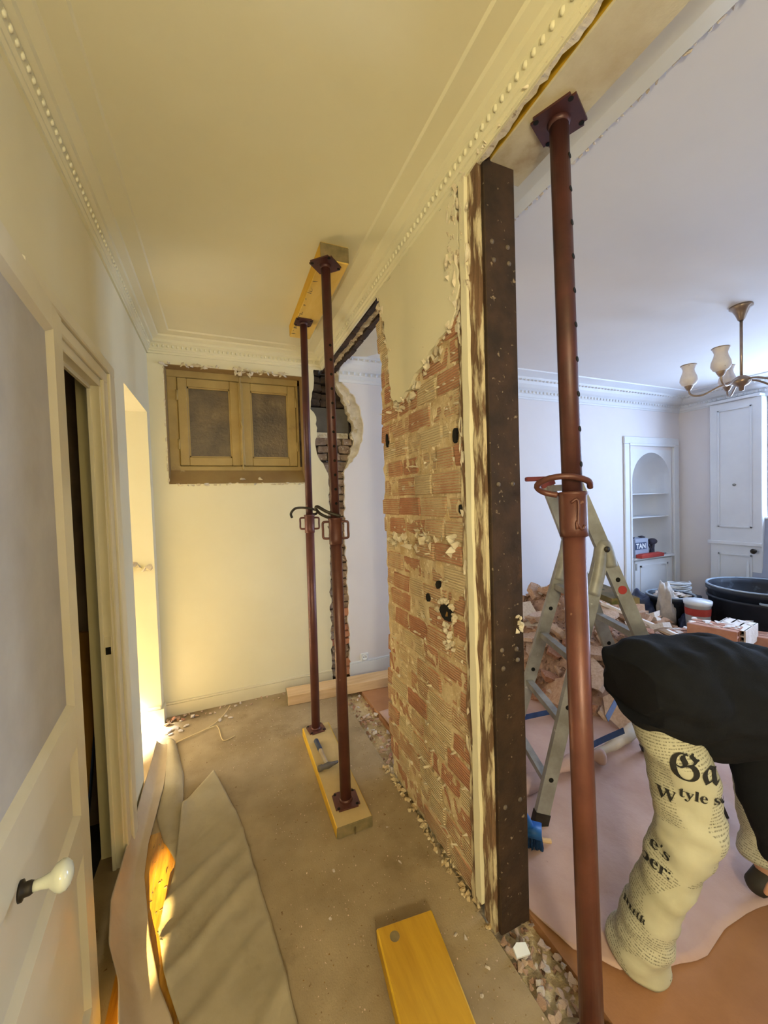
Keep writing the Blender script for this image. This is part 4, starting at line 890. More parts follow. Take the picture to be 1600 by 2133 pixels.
# ---------------------------------------------------------------- rubble pile
def pile_h(x, y):
    dx = (x - 2.75) / (0.80 if x < 2.75 else 1.55); dy = (y - 2.62) / (1.05 if y < 2.62 else 1.2)
    r = math.sqrt(dx * dx + dy * dy); h = 0.66 * max(0, 1 - r) ** 0.85
    h2 = 0.17 * math.exp(-((x - 3.95) / .55) ** 2 - ((y - 1.98) / .32) ** 2)
    h = max(h, h2 if h2 > 0.02 else 0)
    return h + (0.05 * noise.noise(V(x * 6, y * 6, 0)) + 0.02 * noise.noise(V(x * 17, y * 17, 3))) * min(1, h * 8) if h > 0 else -0.03
b = B(); nx, ny = 120, 70; gv = []
for j in range(ny + 1):
    gv.append([b.verts.new((1.9 + 2.9 * i / nx, 1.5 + 1.6 * j / ny, max(-.02, pile_h(1.9 + 2.9 * i / nx, 1.5 + 1.6 * j / ny)))) for i in range(nx + 1)])
for j in range(ny):
    for i in range(nx): b.faces.new((gv[j][i], gv[j][i + 1], gv[j + 1][i + 1], gv[j + 1][i]))
bmesh.ops.delete(b, geom=[v for v in b.verts if v.co.z < -0.015 and all(o_.other_vert(v).co.z < -0.015 for o_ in v.link_edges)], context='VERTS')
heap = tag(obj('rubble_pile', b, 'rubble_base', origin=(2.75, 2.6, 0)), 'big heap of crushed brick and plaster rubble against the big room back wall', 'rubble', kind='stuff')
n = 0
while n < 265:
    x = rnd.uniform(2.0, 4.3); y = rnd.uniform(1.6, 2.95); h = pile_h(x, y)
    if h < 0.015: continue
    if abs(x - 3.95) < .28 and abs(y - 1.98) < .2: continue
    r = rnd.choice((rnd.uniform(.045, .08), rnd.uniform(.05, .09), rnd.uniform(.08, .14)))
    flat = rnd.random() < .5
    frag('rubble_chunk', x, y, h + r * .22, r * (1.2 if flat else .75), rnd.choice((0, 0, 1, 1, 2, 3)), '@ chunk on the rubble heap, ' + ('%s one on its ' % ('large' if r > .085 else 'small')) + ('left flank' if x < 2.5 else 'right tail' if x > 3.4 else 'front face' if y < 2.2 else 'crown'), 'chunks on the rubble heap', flat=flat, tilt=.7); n += 1
b = B()
for k in range(1100):
    x = rnd.uniform(2.0, 4.2); y = rnd.uniform(1.6, 2.95); h = pile_h(x, y)
    if h < .01: continue
    r = rnd.uniform(.012, .03); lump_on(b, rnd, V(x, y, h + r * .2), r, r * .8, r * .6, 7)
obj('small_rubble', b, 'chunk1', heap, kind='stuff')
for x, y, r, c, tx, ty, lab in ((2.12, 1.99, .20, 1, .75, -.35, 'large tan plaster slab leaning on the left of the rubble heap'), (2.33, 1.70, .15, 0, .8, .2, 'broad pinkish slab low on the front of the rubble heap'), (2.52, 1.72, .12, 1, .5, .3, 'angular pink slab at the heap front next to the person'), (2.05, 2.22, .15, 2, .6, -.3, 'orange-brown slab at the left foot of the rubble heap'), (2.75, 1.95, .10, 3, .5, .4, 'bright white slab half buried in the rubble heap'), (2.62, 1.68, .07, 3, 1.1, .2, 'small pale pink slab standing on edge in the heap'), (3.35, 2.1, .12, 3, .3, .5, 'white plaster slab on the right slope of the heap')):
    o = put('plaster_slab', rnd.choice(SLABS[c]), (x, y, max(0.05, pile_h(x, y)) + .05), (tx, ty, rnd.uniform(0, 6)), r); tag(o, lab, 'slab')
for i, (p0, p1, w_) in enumerate((((2.75, 2.05, .46), (2.98, 1.85, .30), .05), ((2.92, 2.05, .45), (3.1, 1.83, .24), .045), ((3.0, 2.35, .52), (3.55, 1.95, .22), .035), ((3.2, 2.3, .42), (3.6, 2.1, .20), .03))):
    b = B(); p0 = Vector(p0); p1 = Vector(p1); L_ = (p1 - p0).length; box(b, (-w_, -.014, 0), (w_, .014, L_), bev=.004)
    for v in b.verts: v.co += V(rnd.uniform(-.006, .006), 0, rnd.uniform(-.012, .012))
    b.transform(Matrix.Translation(p0 + V(0, 0, .03)) @ (p1 - p0).to_track_quat('Z', 'Y').to_matrix().to_4x4())
    tag(obj('plaster_strip', b, 'chunk3' if i < 3 else 'timber'), 'long pale broken strip lying down the right side of the heap', 'rubble', 'long strips on the rubble heap')

# ---------------------------------------------------------------- folding ladder
ld = thing('folding_ladder', 'worn aluminium folding ladder standing open in front of the rubble heap', 'ladder', (1.6, 1.4, 0))
D, Cc, hD, hC = V(1.274, 1.318, 0.012), V(1.447, 1.738, 0.012), V(1.624, 1.25, 1.244), V(1.748, 1.55, 1.244)
A_, B_ = V(2.031, 1.005, 0.012), V(2.205, 1.425, 0.012)
tA = hD + (hD - A_) * 0.262; tB = hC + (hC - B_) * 0.262
wdir = (Cc - D).normalized()
def beam(bm, p0, p1, w, d, side):
    ax = (p1 - p0).normalized(); sd = (side - ax * side.dot(ax)).normalized(); o_ = ax.cross(sd)
    rings = []
    for p in (p0, p1): rings.append([p + sd * a * w / 2 + o_ * c * d / 2 for a, c in ((-1, -1), (1, -1), (1, 1), (-1, 1))])
    ringmesh(bm, rings); bmesh.ops.recalc_face_normals(bm, faces=bm.faces)
for p0, p1 in ((D, hD), (Cc, hC), (A_, tA), (B_, tB)):
    b = B(); beam(b, p0, p1, 0.026, 0.062, wdir); rl = obj('rail', b, 'alu', ld)
    b = B(); beam(b, p0 + (p1 - p0).normalized() * -.012, p0 + (p1 - p0).normalized() * .05, 0.032, 0.068, wdir); obj('foot', b, 'iron', rl)
    for t in (.16, .42, .70):
        c = p0.lerp(p1, t); b = B(); box(b, (c.x - .012, c.y - .017, c.z - .012), (c.x + .012, c.y + .017, c.z + .012)); 
        ax = wdir; b.free(); b = B(); cyl(b, c - wdir * .0145, c + wdir * .0145, 0.011, n=10); obj('rivet_hole', b, 'hole', rl)
for p0, p1, q0, q1, ts in ((D, hD, Cc, hC, (.14, .36, .58, .80)), (A_, hD, B_, hC, (.24, .46, .66))):
    for t in ts:
        a = p0.lerp(p1, t); c = q0.lerp(q1, t); b = B(); beam(b, a, c, 0.03, 0.035, V(0, 0, 1)); obj('rung', b, 'alu', ld)
a = A_.lerp(hD, .80); c = B_.lerp(hC, .80); b = B(); beam(b, a, c, 0.028, 0.13, V(0, 0, 1)); obj('step', b, 'board_end', ld, label='dusty flat brown tread')
a = tA + (hD - tA) * .1; c = tB + (hC - tB) * .1; b = B(); beam(b, a, c, 0.03, 0.035, V(0, 0, 1)); obj('rung', b, 'alu', ld)
for h, p, q_ in ((hD, D, A_), (hC, Cc, B_)):
    b = B(); n_ = wdir; pd = (p - h).normalized(); qd = (q_ - h).normalized()
    tube(b, smooth_path([h + pd * .22, h + pd * .10, h + pd * .03 + V(0, 0, .035), h + qd * .03 + V(0, 0, .035), h + qd * .09], 5), 0.030, 10); obj('hinge', b, 'alu', ld, True)
    b = B(); cyl(b, h + wdir * -.034, h + wdir * .034, .014, n=12); obj('hinge_pin', b, 'iron', ld, True)
for p, h in ((tA, hD), (tB, hC)):
    ax = (p - h).normalized(); b = B(); beam(b, p - ax * .02, p + ax * .03, .036, .074, wdir); obj('end_cap', b, 'red_cap', ld)
b = B(); ax = (tB - hC).normalized(); o_ = V(-0.92, 0.388, 0); box(b, (-.055, -.02, -.012), (.055, .02, .012), bev=.005); b.transform(Matrix.Translation(tB + V(-.055, .02, .022)) @ Matrix.Rotation(-.4, 4, 'Z')); obj('top_hook', b, 'red_cap', ld)
c = A_.lerp(hD, .845); b = B(); cyl(b, c - wdir * .0155, c + wdir * .0155, .020, n=14); obj('red_sticker', b, 'red_plastic', ld)
# straps, brush
def ribbon(name, pts, w, m, label):
    b = B(); pts = smooth_path(pts, 5); top = []; n_ = []
    for i, p in enumerate(pts):
        d = (pts[min(i + 1, len(pts) - 1)] - pts[max(i - 1, 0)]).normalized(); sd = V(-d.y, d.x, 0).normalized() * .4 + V(0, 0, .9)
        top.append([p - sd * w / 2 + V(.0, -.001, 0), p + sd * w / 2 + V(0, -.001, 0), p + sd * w / 2 + V(0, .001, 0), p - sd * w / 2 + V(0, .001, 0)])
    ringmesh(b, top); bmesh.ops.recalc_face_normals(b, faces=b.faces); return tag(obj(name, b, m), label, 'strap')
ribbon('blue_strap', [hD.lerp(D, .55) + V(.25, .0, -.16), (1.95, 1.42, .40), B_.lerp(hC, .36) + V(-.02, -.02, .02)], .028, 'blue_strap', 'blue strap stretched between the ladder legs at half height')
ribbon('blue_strap', [(1.79, 1.53, .07), (1.95, 1.53, .085), (2.10, 1.50, .12)], .030, 'blue_strap', 'blue strap lying loose low in front of the rubble heap')
ribbon('blue_strap', [(1.56, 1.99, .03), (1.75, 1.95, .05), (1.99, 1.92, .05)], .030, 'blue_strap', 'dark blue strap on the floor between steel post and ladder')
br = thing('hand_brush', 'bright blue brush standing on its bristles behind the steel post', 'brush', (1.165, 1.24, 0))
b = B(); beam(b, V(1.135, 1.265, .085), V(1.185, 1.215, .085), .03, .06, V(0, 0, 1)); tube(b, smooth_path([(1.15, 1.25, .09), (1.12, 1.29, .20), (1.09, 1.33, .36)], 5), [.022] * 3 + [.016] * 8, 10)
obj('handle', b, 'blue_plastic', br, True)
b = B()
for k in range(110):
    t = rnd.uniform(-.03, .03); f = rnd.uniform(-.016, .016); p = V(1.16 + t * .75 + f * .6, 1.24 - t * .75 + f * .6, .075); cyl(b, p, p + V(t * .3 + rnd.uniform(-.004, .006), rnd.uniform(-.006, .004), -.072), .0022, .0016, 4)
obj('bristles', b, 'bristle', br, kind='stuff')
b = B(); tube(b, smooth_path([(1.03, 1.32, .02), (1.12, 1.28, .03), (1.24, 1.22, .02)], 4), .010, 8); tag(obj('wooden_stick', b, 'timber'), 'short pale stick on the pink paper beside the blue brush', 'stick')

# ---------------------------------------------------------------- arched niche with cupboard in the back wall
nc = thing('trim_9', 'arched white niche with shelves above a small cupboard', 'niche', (4.95, YB, 0), kind='structure'); del nc['category']
b = B()
for lo, hi in (((4.43, YB - .022, 0), (4.53, YB, 2.08)), ((5.36, YB - .022, 0), (5.46, YB, 2.08)), ((4.429, YB - .0225, 2.081), (5.461, YB, 2.17))): box(b, lo, hi, bev=.006)
for lo, hi in (((4.515, YB - .032, 0), (4.545, YB, 2.059)), ((5.345, YB - .032, 0), (5.375, YB, 2.059)), ((4.514, YB - .0325, 2.06), (5.376, YB, 2.09))): box(b, lo, hi, bev=.004)
obj('casing', b, 'wood_white_room', nc)
# arch spandrel front, niche shell
ac, ar, az = 4.945, 0.365, 1.62
arch = [(ac + ar * math.cos(a), az + ar * math.sin(a)) for a in [PI * k / 20 for k in range(21)]]
b = B(); prism(b, [(NX0, az), (NX0, 2.02), (NX1, 2.02), (NX1, az)] + arch, 1, YB - .004, YB + .02)
box(b, (NX0, YB - .004, .7), (ac - ar, YB + .02, az)); box(b, (ac + ar, YB - .004, .7), (NX1, YB + .02, az)); obj('arch_front', b, 'wood_white_room', nc)
b = B(); n_ = 18; rings = []
for zz in (0.66, az): rings.append([V(ac - ar * math.cos(PI * k / n_), YB + .01 + .30 * math.sin(PI * k / n_) ** .8, zz) for k in range(n_ + 1)])
for t in range(1, 9):
    s_ = t / 8 * PI / 2; rings.append([V(ac - ar * math.cos(PI * k / n_) * math.cos(s_), YB + .01 + .30 * math.sin(PI * k / n_) ** .8 * math.cos(s_), az + ar * math.sin(s_)) for k in range(n_ + 1)])
ringmesh(b, rings, cap=False, closed=False); obj('niche_shell', b, 'wood_white_room', nc, True)
for zz in (1.18, 1.47):
    b = B(); n2 = 14; prism(b, [(ac - ar * math.cos(PI * k / n2), YB + .02 + .285 * math.sin(PI * k / n2) ** .8) for k in range(n2 + 1)], 2, zz, zz + .012); obj('shelf', b, 'wood_white_room', nc)
b = B(); box(b, (NX0, YB - .05, .675), (NX1, YB + .32, .70), bev=.006); obj('counter', b, 'wood_white_room', nc)
b = B(); box(b, (NX0, YB + .0, .0), (NX1, YB + .3, .675)); obj('cupboard_body', b, 'wood_white_room', nc)
b = B(); box(b, (NX0 + .03, YB - .022, .10), (NX1 - .03, YB - .002, .66), bev=.003); dv = obj('cupboard_door', b, 'wood_white_room', nc)
b = B()
for lo, hi in (((NX0 + .12, YB - .03, .18), (NX1 - .12, YB - .02, .20)), ((NX0 + .12, YB - .03, .58), (NX1 - .12, YB - .02, .60)), ((NX0 + .12, YB - .03, .18), (NX0 + .14, YB - .02, .60)), ((NX1 - .14, YB - .03, .18), (NX1 - .12, YB - .02, .60))): box(b, lo, hi)
obj('door_moulding', b, 'wood_white_room', dv)
for zz in (.22, .55):
    b = B(); box(b, (NX0 + .035, YB - .027, zz), (NX0 + .06, YB - .021, zz + .08)); obj('hinge', b, 'alu', dv)
# things on the niche counter
bx_ = thing('carton', 'grey carton with a dark label and white letters in the niche', 'carton', (4.73, YB + .08, .70))
b = B(); box(b, (4.60, YB - .02, .702), (4.84, YB + .14, .93), bev=.004); obj('carton_body', b, 'carton', bx_)
b = B(); box(b, (4.60, YB - .023, .80), (4.80, YB - .019, .885)); lb = obj('carton_label', b, 'carton_dark', bx_)
def text_bm(txt, size, bold=0.0):
    c = bpy.data.curves.new('t', 'FONT'); c.body = txt; c.size = size; c.offset = bold; o = link(bpy.data.objects.new('t', c))
    bpy.context.view_layer.update()
    me = bpy.data.meshes.new_from_object(o.evaluated_get(bpy.context.evaluated_depsgraph_get())); bm = B(); bm.from_mesh(me)
    bpy.data.objects.remove(o); bpy.data.curves.remove(c); bpy.data.meshes.remove(me); return bm
t = text_bm('TAN', .085, .003); t.transform(Matrix.Translation((4.612, YB - .0245, .813)) @ Matrix.Rotation(PI / 2, 4, 'X')); obj('lettering', t, 'white_matte', lb)
b = B()
for x0 in (4.61, 4.80): lump_on(b, rnd, V(x0 + .02, YB + .05, .94), .045, .05, .018, 12)
tag(obj('work_gloves', b, 'tool_dark', smooth=True), 'dark crumpled gloves lying on top of the grey carton', 'gloves')
b = B(); box(b, (4.60, YB - .10, .702), (5.02, YB - .024, .745), bev=.006); box(b, (4.63, YB - .09, .735), (4.99, YB - .034, .752))
tag(obj('spirit_level', b, 'red_plastic', origin=(4.8, YB - .06, .70)), 'red spirit level lying on the niche counter before the carton', 'level')
dr_ = thing('power_drill', 'dark power tool with its cable in the niche', 'drill', (5.06, YB + .08, .70))
b = B(); tube(b, smooth_path([(5.0, YB + .08, .86), (5.06, YB + .08, .865), (5.13, YB + .08, .86)], 4), [.022, .035, .038, .04, .04, .04, .04, .035, .03], 10); tube(b, [V(5.08, YB + .08, .86), V(5.07, YB + .08, .78), V(5.06, YB + .08, .705)], [.028, .026, .034], 10); obj('housing', b, 'tool_dark', dr_, True)
b = B(); cyl(b, (5.0, YB + .08, .86), (4.95, YB + .08, .86), .014, .008); obj('chuck', b, 'iron', dr_, True)
b = B(); tube(b, smooth_path([(5.06, YB + .06, .715), (4.99, YB + .05, .78), (4.93, YB + .05, .86), (4.87, YB + .05, .90)], 5), .009, 8); obj('cable', b, 'tool_dark', dr_, True)
b = B(); lump_on(b, rnd, V(5.17, YB + .03, .712), .04, .03, .012, 10); lump_on(b, rnd, V(5.23, YB + .02, .708), .025, .02, .008, 10); tag(obj('tool_bits', b, 'tool_dark'), 'small dark bits left on the right end of the counter', 'tools')

# ---------------------------------------------------------------- right wall: panelled door, window
d2 = thing('door_2', 'white panelled double-height door beside the window', 'door', (XR, 2.55, 0), kind='structure'); del d2['category']
b = B(); box(b, (XR - .10, 2.255, 0), (XR, 2.74, 2.50), bev=.006); obj('door_leaf', b, 'wood_white_room', d2)
def frame_mould(x, y0, y1, z0, z1, w=.02, t=.012):
    bm = B()
    for lo, hi in (((x - t, y0, z0), (x, y1, z0 + w)), ((x - t, y0, z1 - w), (x, y1, z1)), ((x - t, y0, z0), (x, y0 + w, z1)), ((x - t, y1 - w, z0), (x, y1, z1))): box(bm, lo, hi, bev=.003)
    return bm
obj('upper_panel', frame_mould(XR - .10, 2.34, 2.66, 1.06, 2.42), 'wood_white_room', d2); obj('lower_panel', frame_mould(XR - .10, 2.34, 2.66, .16, .76), 'wood_white_room', d2)
b = B(); box(b, (XR - .118, 2.255, .86), (XR - .10, 2.76, .90), bev=.004); obj('lock_rail_moulding', b, 'wood_white_room', d2)
b = B(); box(b, (XR - .13, 2.26, 2.50), (XR, 2.76, 2.53), bev=.004); obj('head_moulding', b, 'wood_white_room', d2)
b = B(); lathe(b, [(.010, 0), (.010, .03), (.026, .045), (.028, .058), (.016, .068), (.0005, .07)], (0, 0, 0), 16); b.transform(Matrix.Translation((XR - .10, 2.31, .81)) @ V(-1, 0, 0).to_track_quat('Z', 'Y').to_matrix().to_4x4()); obj('knob', b, 'iron', d2, True)
b = B(); cyl(b, (XR - .10, 2.50, 1.55), (XR - .115, 2.50, 1.55), .014, n=12); obj('peg', b, 'alu', d2, True)
for i, (y0, y1) in enumerate(((0.85, 2.26), (-2.0, -0.6))):
    w_ = thing('window_%d' % (i + 2), 'tall white window letting in the daylight', 'window', (XR + .05, (y0 + y1) / 2, .25), kind='structure'); del w_['category']
    b = B(); f = .06
    for lo, hi in (((XR + .02, y0, .25), (XR + .08, y0 + f, 2.5)), ((XR + .02, y1 - f, .25), (XR + .08, y1, 2.5)), ((XR + .02, y0, .25), (XR + .08, y1, .25 + f)), ((XR + .02, y0, 2.5 - f), (XR + .08, y1, 2.5)), ((XR + .02, (y0 + y1) / 2 - .05, .25), (XR + .08, (y0 + y1) / 2 + .05, 2.5))): box(b, lo, hi, bev=.006)
    obj('window_frame', b, 'wood_white_room', w_)
    for a, c in ((y0 + f, (y0 + y1) / 2 - .05), ((y0 + y1) / 2 + .05, y1 - f)):
        b = B(); box(b, (XR + .045, a, .25 + f), (XR + .05, c, 2.5 - f)); obj('pane', b, 'glass', w_)
wf = thing('glazed_panel', 'white rounded frame with a pane leaning by the right-hand door', 'panel', (5.42, 1.62, 0))
def rrect(w, h, r, k=5):
    out = []
    for cx, cz, a0 in ((w / 2 - r, h - r, 0), (-w / 2 + r, h - r, 90), (-w / 2 + r, r, 180), (w / 2 - r, r, 270)):
        for i in range(k + 1): a = math.radians(a0 + 90 * i / k); out.append((cx + r * math.cos(a), cz + r * math.sin(a)))
    return out
fm = Matrix.Translation((5.35, 2.13, 0.02)) @ Matrix.Rotation(math.radians(6), 4, 'Y') @ Matrix.Rotation(PI / 2, 4, 'Z')
b = B(); ro_ = [fm @ V(x, 0, z) for x, z in rrect(.50, 1.16, .07)]; tube(b, ro_ + [ro_[0]], .018, 8); obj('frame', b, 'white_plastic', wf, True)
b = B(); prism(b, rrect(.47, 1.13, .06), 1, -.003, .003); b.transform(fm @ Matrix.Translation((0, 0, .015))); obj('pane', b, 'carton', wf)

# ---------------------------------------------------------------- tubs, bucket, pail, bricks, sacks, cable
def tub(name, c, r0, r1, z0, z1, m, rim_m, parent, handles=()):
    b = B(); n_ = 32
    prof = [(r0 - .03, z0), (r0, z0 + .02), (r1, z1 - .05), (r1 + .012, z1 - .045), (r1 + .014, z1), (r1 - .006, z1), (r1 - .012, z1 - .05), (r0 - .012, z0 + .03), (0.001, z0 + .03)]
    lathe(b, prof, (c[0], c[1], 0), n_, cap=False); o = obj(name, b, m, parent, True)
    b = B(); pts = [V(c[0] + (r1 + .004) * math.cos(2 * PI * k / n_), c[1] + (r1 + .004) * math.sin(2 * PI * k / n_), z1) for k in range(n_ + 1)]; tube(b, pts, .011, 6); obj('rim', b, rim_m, o if parent else o, True)
    return o
tt = thing('mortar_tub', 'big round black mortar tub with pale rim by the right wall', 'tub', (4.90, 2.05, 0), 'stacked mortar tubs')
tub('tub_wall', (4.90, 2.05), .36, .42, .12, .53, 'tub', 'tub_rim', tt)
def tub_handle(c, r, ang, z, parent, w=.075):
    b = B(); u = V(math.cos(ang), math.sin(ang), 0); s_ = V(-u.y, u.x, 0); p = V(*c, z)
    tube(b, smooth_path([p + u * r - s_ * w, p + u * (r + .035) - s_ * w * .9, p + u * (r + .045), p + u * (r + .035) + s_ * w * .9, p + u * r + s_ * w], 4), .011, 8); obj('handle', b, 'tub_rim', parent, True)
tub_handle((4.90, 2.05), .40, math.radians(212), .44, tt)
t2 = thing('mortar_tub', 'lower black mortar tub in which the other round tub is nested', 'tub', (4.90, 2.05, 0), 'stacked mortar tubs')
b = B(); lathe(b, [(.34, 0), (.375, .02), (.415, .40), (.428, .405), (.43, .43), (.412, .43), (.40, .40), (.36, .04), (.001, .04)], (4.90, 2.05, 0), 32, cap=False); obj('tub_wall', b, 'tub', t2, True)
tub_handle((4.90, 2.05), .42, math.radians(252), .36, t2)
bk = thing('black_bucket', 'black builder bucket full of pale scraps left of the tubs', 'bucket', (4.50, 2.66, 0))
tub('bucket_wall', (4.50, 2.66), .15, .215, 0, .37, 'tub', 'tub_rim', bk)
b = B()
for k in range(26): lump_on(b, rnd, V(4.50 + rnd.uniform(-.13, .13), 2.66 + rnd.uniform(-.13, .13), .345 + rnd.uniform(0, .03)), .05, .05, .03, 9)
obj('scraps', b, 'chunk3', bk)
pl = thing('white_pail', 'white plastic pail with a red band beside the tubs', 'pail', (4.28, 2.28, 0))
b = B(); lathe(b, [(.085, 0.0), (.088, .01), (.105, .30), (.112, .30), (.112, .325), (.102, .325), (.09, .02), (.001, .02)], (4.28, 2.28, 0.08), 24, cap=False); obj('pail_wall', b, 'white_plastic', pl, True)
b = B(); lathe(b, [(.1015, .20), (.1065, .27)], (4.28, 2.28, .08), 24, cap=False); obj('red_band', b, 'red_plastic', pl, True)
b = B(); lathe(b, [(.115, .318), (.115, .338), (.001, .345)], (4.28, 2.28, .08), 24, cap=False); obj('lid', b, 'white_plastic', pl, True)
def hollow_brick(x, y, z, rz, label, lx=.33, ly=.20, lz=.15, nx_=3, nz_=3, cap_m='terracotta', rx=0):
    t = thing('hollow_brick', label, 'brick', (x, y, z), 'hollow bricks on the rubble')
    Rm = Matrix.Translation((x, y, z)) @ Matrix.Rotation(rz, 4, 'Z') @ Matrix.Rotation(rx, 4, 'X')
    b = B(); w_ = .012; xs = [-ly / 2 + ly * k / nx_ for k in range(nx_ + 1)]; zs = [lz * k / nz_ for k in range(nz_ + 1)]
    for k in xs: box(b, (k - w_ / 2, -lx / 2, 0), (k + w_ / 2, lx / 2, lz))
    for k in zs: box(b, (-ly / 2, -lx / 2, max(0, k - w_ / 2)), (ly / 2, lx / 2, min(lz, k + w_ / 2)))
    b.transform(Rm); obj('shell', b, cap_m, t)
    b = B(); box(b, (-ly / 2 + .004, -lx / 2 + .05, .004), (ly / 2 - .004, lx / 2 - .05, lz - .004)); b.transform(Rm); obj('dark_core', b, 'hole', t)
    b = B()
    for k in range(12): lump_on(b, rnd, V(rnd.uniform(-ly / 2, ly / 2), rnd.uniform(-lx / 2, lx / 2), lz + .002), rnd.uniform(.02, .06), rnd.uniform(.02, .06), .008, 8)
    b.transform(Rm); obj('mortar_cap', b, 'chunk3', t); return t
hollow_brick(3.86, 1.93, .19, .25, 'terracotta hollow brick with open cells at the right of the heap')
hollow_brick(4.05, 1.87, .185, 1.75, 'whitish mortar-covered hollow brick beside the open-celled one', cap_m='chunk3')
hollow_brick(4.30, 1.83, .10, .5, 'low hollow brick at the right edge behind the person', lz=.12)
hollow_brick(3.74, 2.12, .16, 1.2, 'flat hollow brick lying behind the open-celled one', lz=.08, nz_=2)
def sack(name, c, r, m, label, seed):
    b = B(); bmesh.ops.create_icosphere(b, subdivisions=4, radius=1)
    for v in b.verts:
        d = 1 + .35 * noise.noise(v.co * 1.7 + V(seed, 0, 0)) + .14 * noise.noise(v.co * 5 + V(0, seed, 0)); v.co = Vector((v.co.x * r[0] * d, v.co.y * r[1] * d, max(-.6, v.co.z * d) * r[2]))
    lo = min(v.co.z for v in b.verts); b.transform(Matrix.Translation((c[0], c[1], c[2] - lo))); return tag(obj(name, b, m, smooth=True, origin=c), label, 'sack')
sack('plastic_sack', (4.20, 2.80, 0), (.16, .14, .24), 'bag_dark', 'dark blue plastic sack slumped behind the rubble heap', 1)
sack('plastic_sack', (4.32, 2.60, .05), (.08, .08, .30), 'bag', 'pale plastic sack standing crumpled before the black bucket', 5)
sack('plastic_sack', (4.36, 2.38, 0), (.10, .10, .17), 'bag_dark', 'small dark sack between pale sack and white pail', 8)
b = B(); pts = []
for k in range(90): a = k * .42; pts.append((4.86 + .13 * math.cos(a) + .012 * math.sin(k), 2.78 + .10 * math.sin(a), .30 + .0016 * k + .03 * math.sin(a * .5)))
tube(b, pts, .010, 6); tag(obj('cable_coil', b, 'white_plastic', smooth=True), 'coil of white cable on the heaped things behind the pail', 'cable')
b = B(); box(b, (4.66, 2.64, 0), (5.05, 2.95, .29), bev=.01); tag(obj('dark_crate', b, 'tub'), 'low dark crate under the white cable coil', 'crate')
b = B(); prism(b, [(2.36, 0), (2.60, 0), (2.52, .20), (2.47, .50), (2.44, .52)], 0, 5.28, 5.30); tag(obj('dark_offcut', b, 'tool_dark'), 'pointed dark offcut leaning on the door behind the tub', 'offcut')
# wall socket
so = thing('wall_socket', 'white wall socket just above the back wall baseboard', 'socket', (1.09, YB, .13))
b = B(); box(b, (1.055, YB - .014, .115), (1.125, YB, .185), bev=.005); obj('cover', b, 'white_plastic', so)
b = B(); lathe(b, [(.024, 0), (.024, .003), (.020, .003), (.018, .0005), (.0005, .0005)], (0, 0, 0), 20); b.transform(Matrix.Translation((1.09, YB - .014, .15)) @ Matrix.Rotation(PI / 2, 4, 'X')); ins = obj('insert', b, 'white_matte', so, True)
for dx in (-.009, .009):
    b = B(); cyl(b, (1.09 + dx, YB - .0142, .15), (1.09 + dx, YB - .0152, .15), .004, n=10); obj('contact_hole', b, 'hole', ins)

# ---------------------------------------------------------------- chandelier
ch = thing('chandelier', 'brass chandelier with frosted floral glass shades on the right ceiling', 'chandelier', (3.20, 1.44, ZC))
CX, CY = 3.20, 1.44
b = B(); lathe(b, [(.001, ZC), (.060, ZC), (.062, ZC - .012), (.045, ZC - .025), (.03, ZC - .055), (.018, ZC - .09), (.013, ZC - .095)], (CX, CY, 0), 24, cap=False); obj('canopy', b, 'brass', ch, True)
b = B(); cyl(b, (CX, CY, ZC - .09), (CX, CY, 2.20), .0085, n=12); obj('stem', b, 'brass', ch, True)
b = B(); lathe(b, [(.001, 2.25), (.022, 2.245), (.048, 2.225), (.05, 2.205), (.035, 2.185), (.016, 2.175), (.014, 2.15), (.001, 2.145)], (CX, CY, 0), 20, cap=False); obj('hub', b, 'brass', ch, True)
b0 = math.atan2(-.41, -.91)
for k in range(5):
    a = b0 - math.radians(20 + 72 * k) ; u = V(math.cos(a), math.sin(a), 0); p = V(CX, CY, 0)
    b = B(); tube(b, smooth_path([p + u * .02 + V(0, 0, 2.222), p + u * .10 + V(0, 0, 2.205), p + u * .19 + V(0, 0, 2.165), p + u * .24 + V(0, 0, 2.165), p + u * .268 + V(0, 0, 2.185), p + u * .275 + V(0, 0, 2.215)], 5), .0065, 8); arm = obj('arm', b, 'brass', ch, True)
    c = p + u * .275
    b = B(); lathe(b, [(.001, 2.208), (.012, 2.21), (.024, 2.232), (.028, 2.245)], (c.x, c.y, 0), 16, cap=False); obj('socket_cup', b, 'brass', arm, True)
    b = B(); lathe(b, [(.022, 2.238), (.040, 2.25), (.053, 2.275), (.050, 2.30), (.037, 2.335), (.034, 2.355), (.042, 2.378), (.046, 2.385), (.044, 2.385), (.031, 2.355), (.034, 2.335), (.047, 2.30), (.048, 2.277), (.02, 2.245)], (c.x, c.y, 0), 20, cap=False); sh = obj('shade', b, 'opal', arm, True)
    b = B(); pts = [V(c.x + .0455 * math.cos(2 * PI * i / 20), c.y + .0455 * math.sin(2 * PI * i / 20), 2.386) for i in range(21)]; tube(b, pts, .003, 6); obj('gilt_rim', b, 'brass', arm, True)

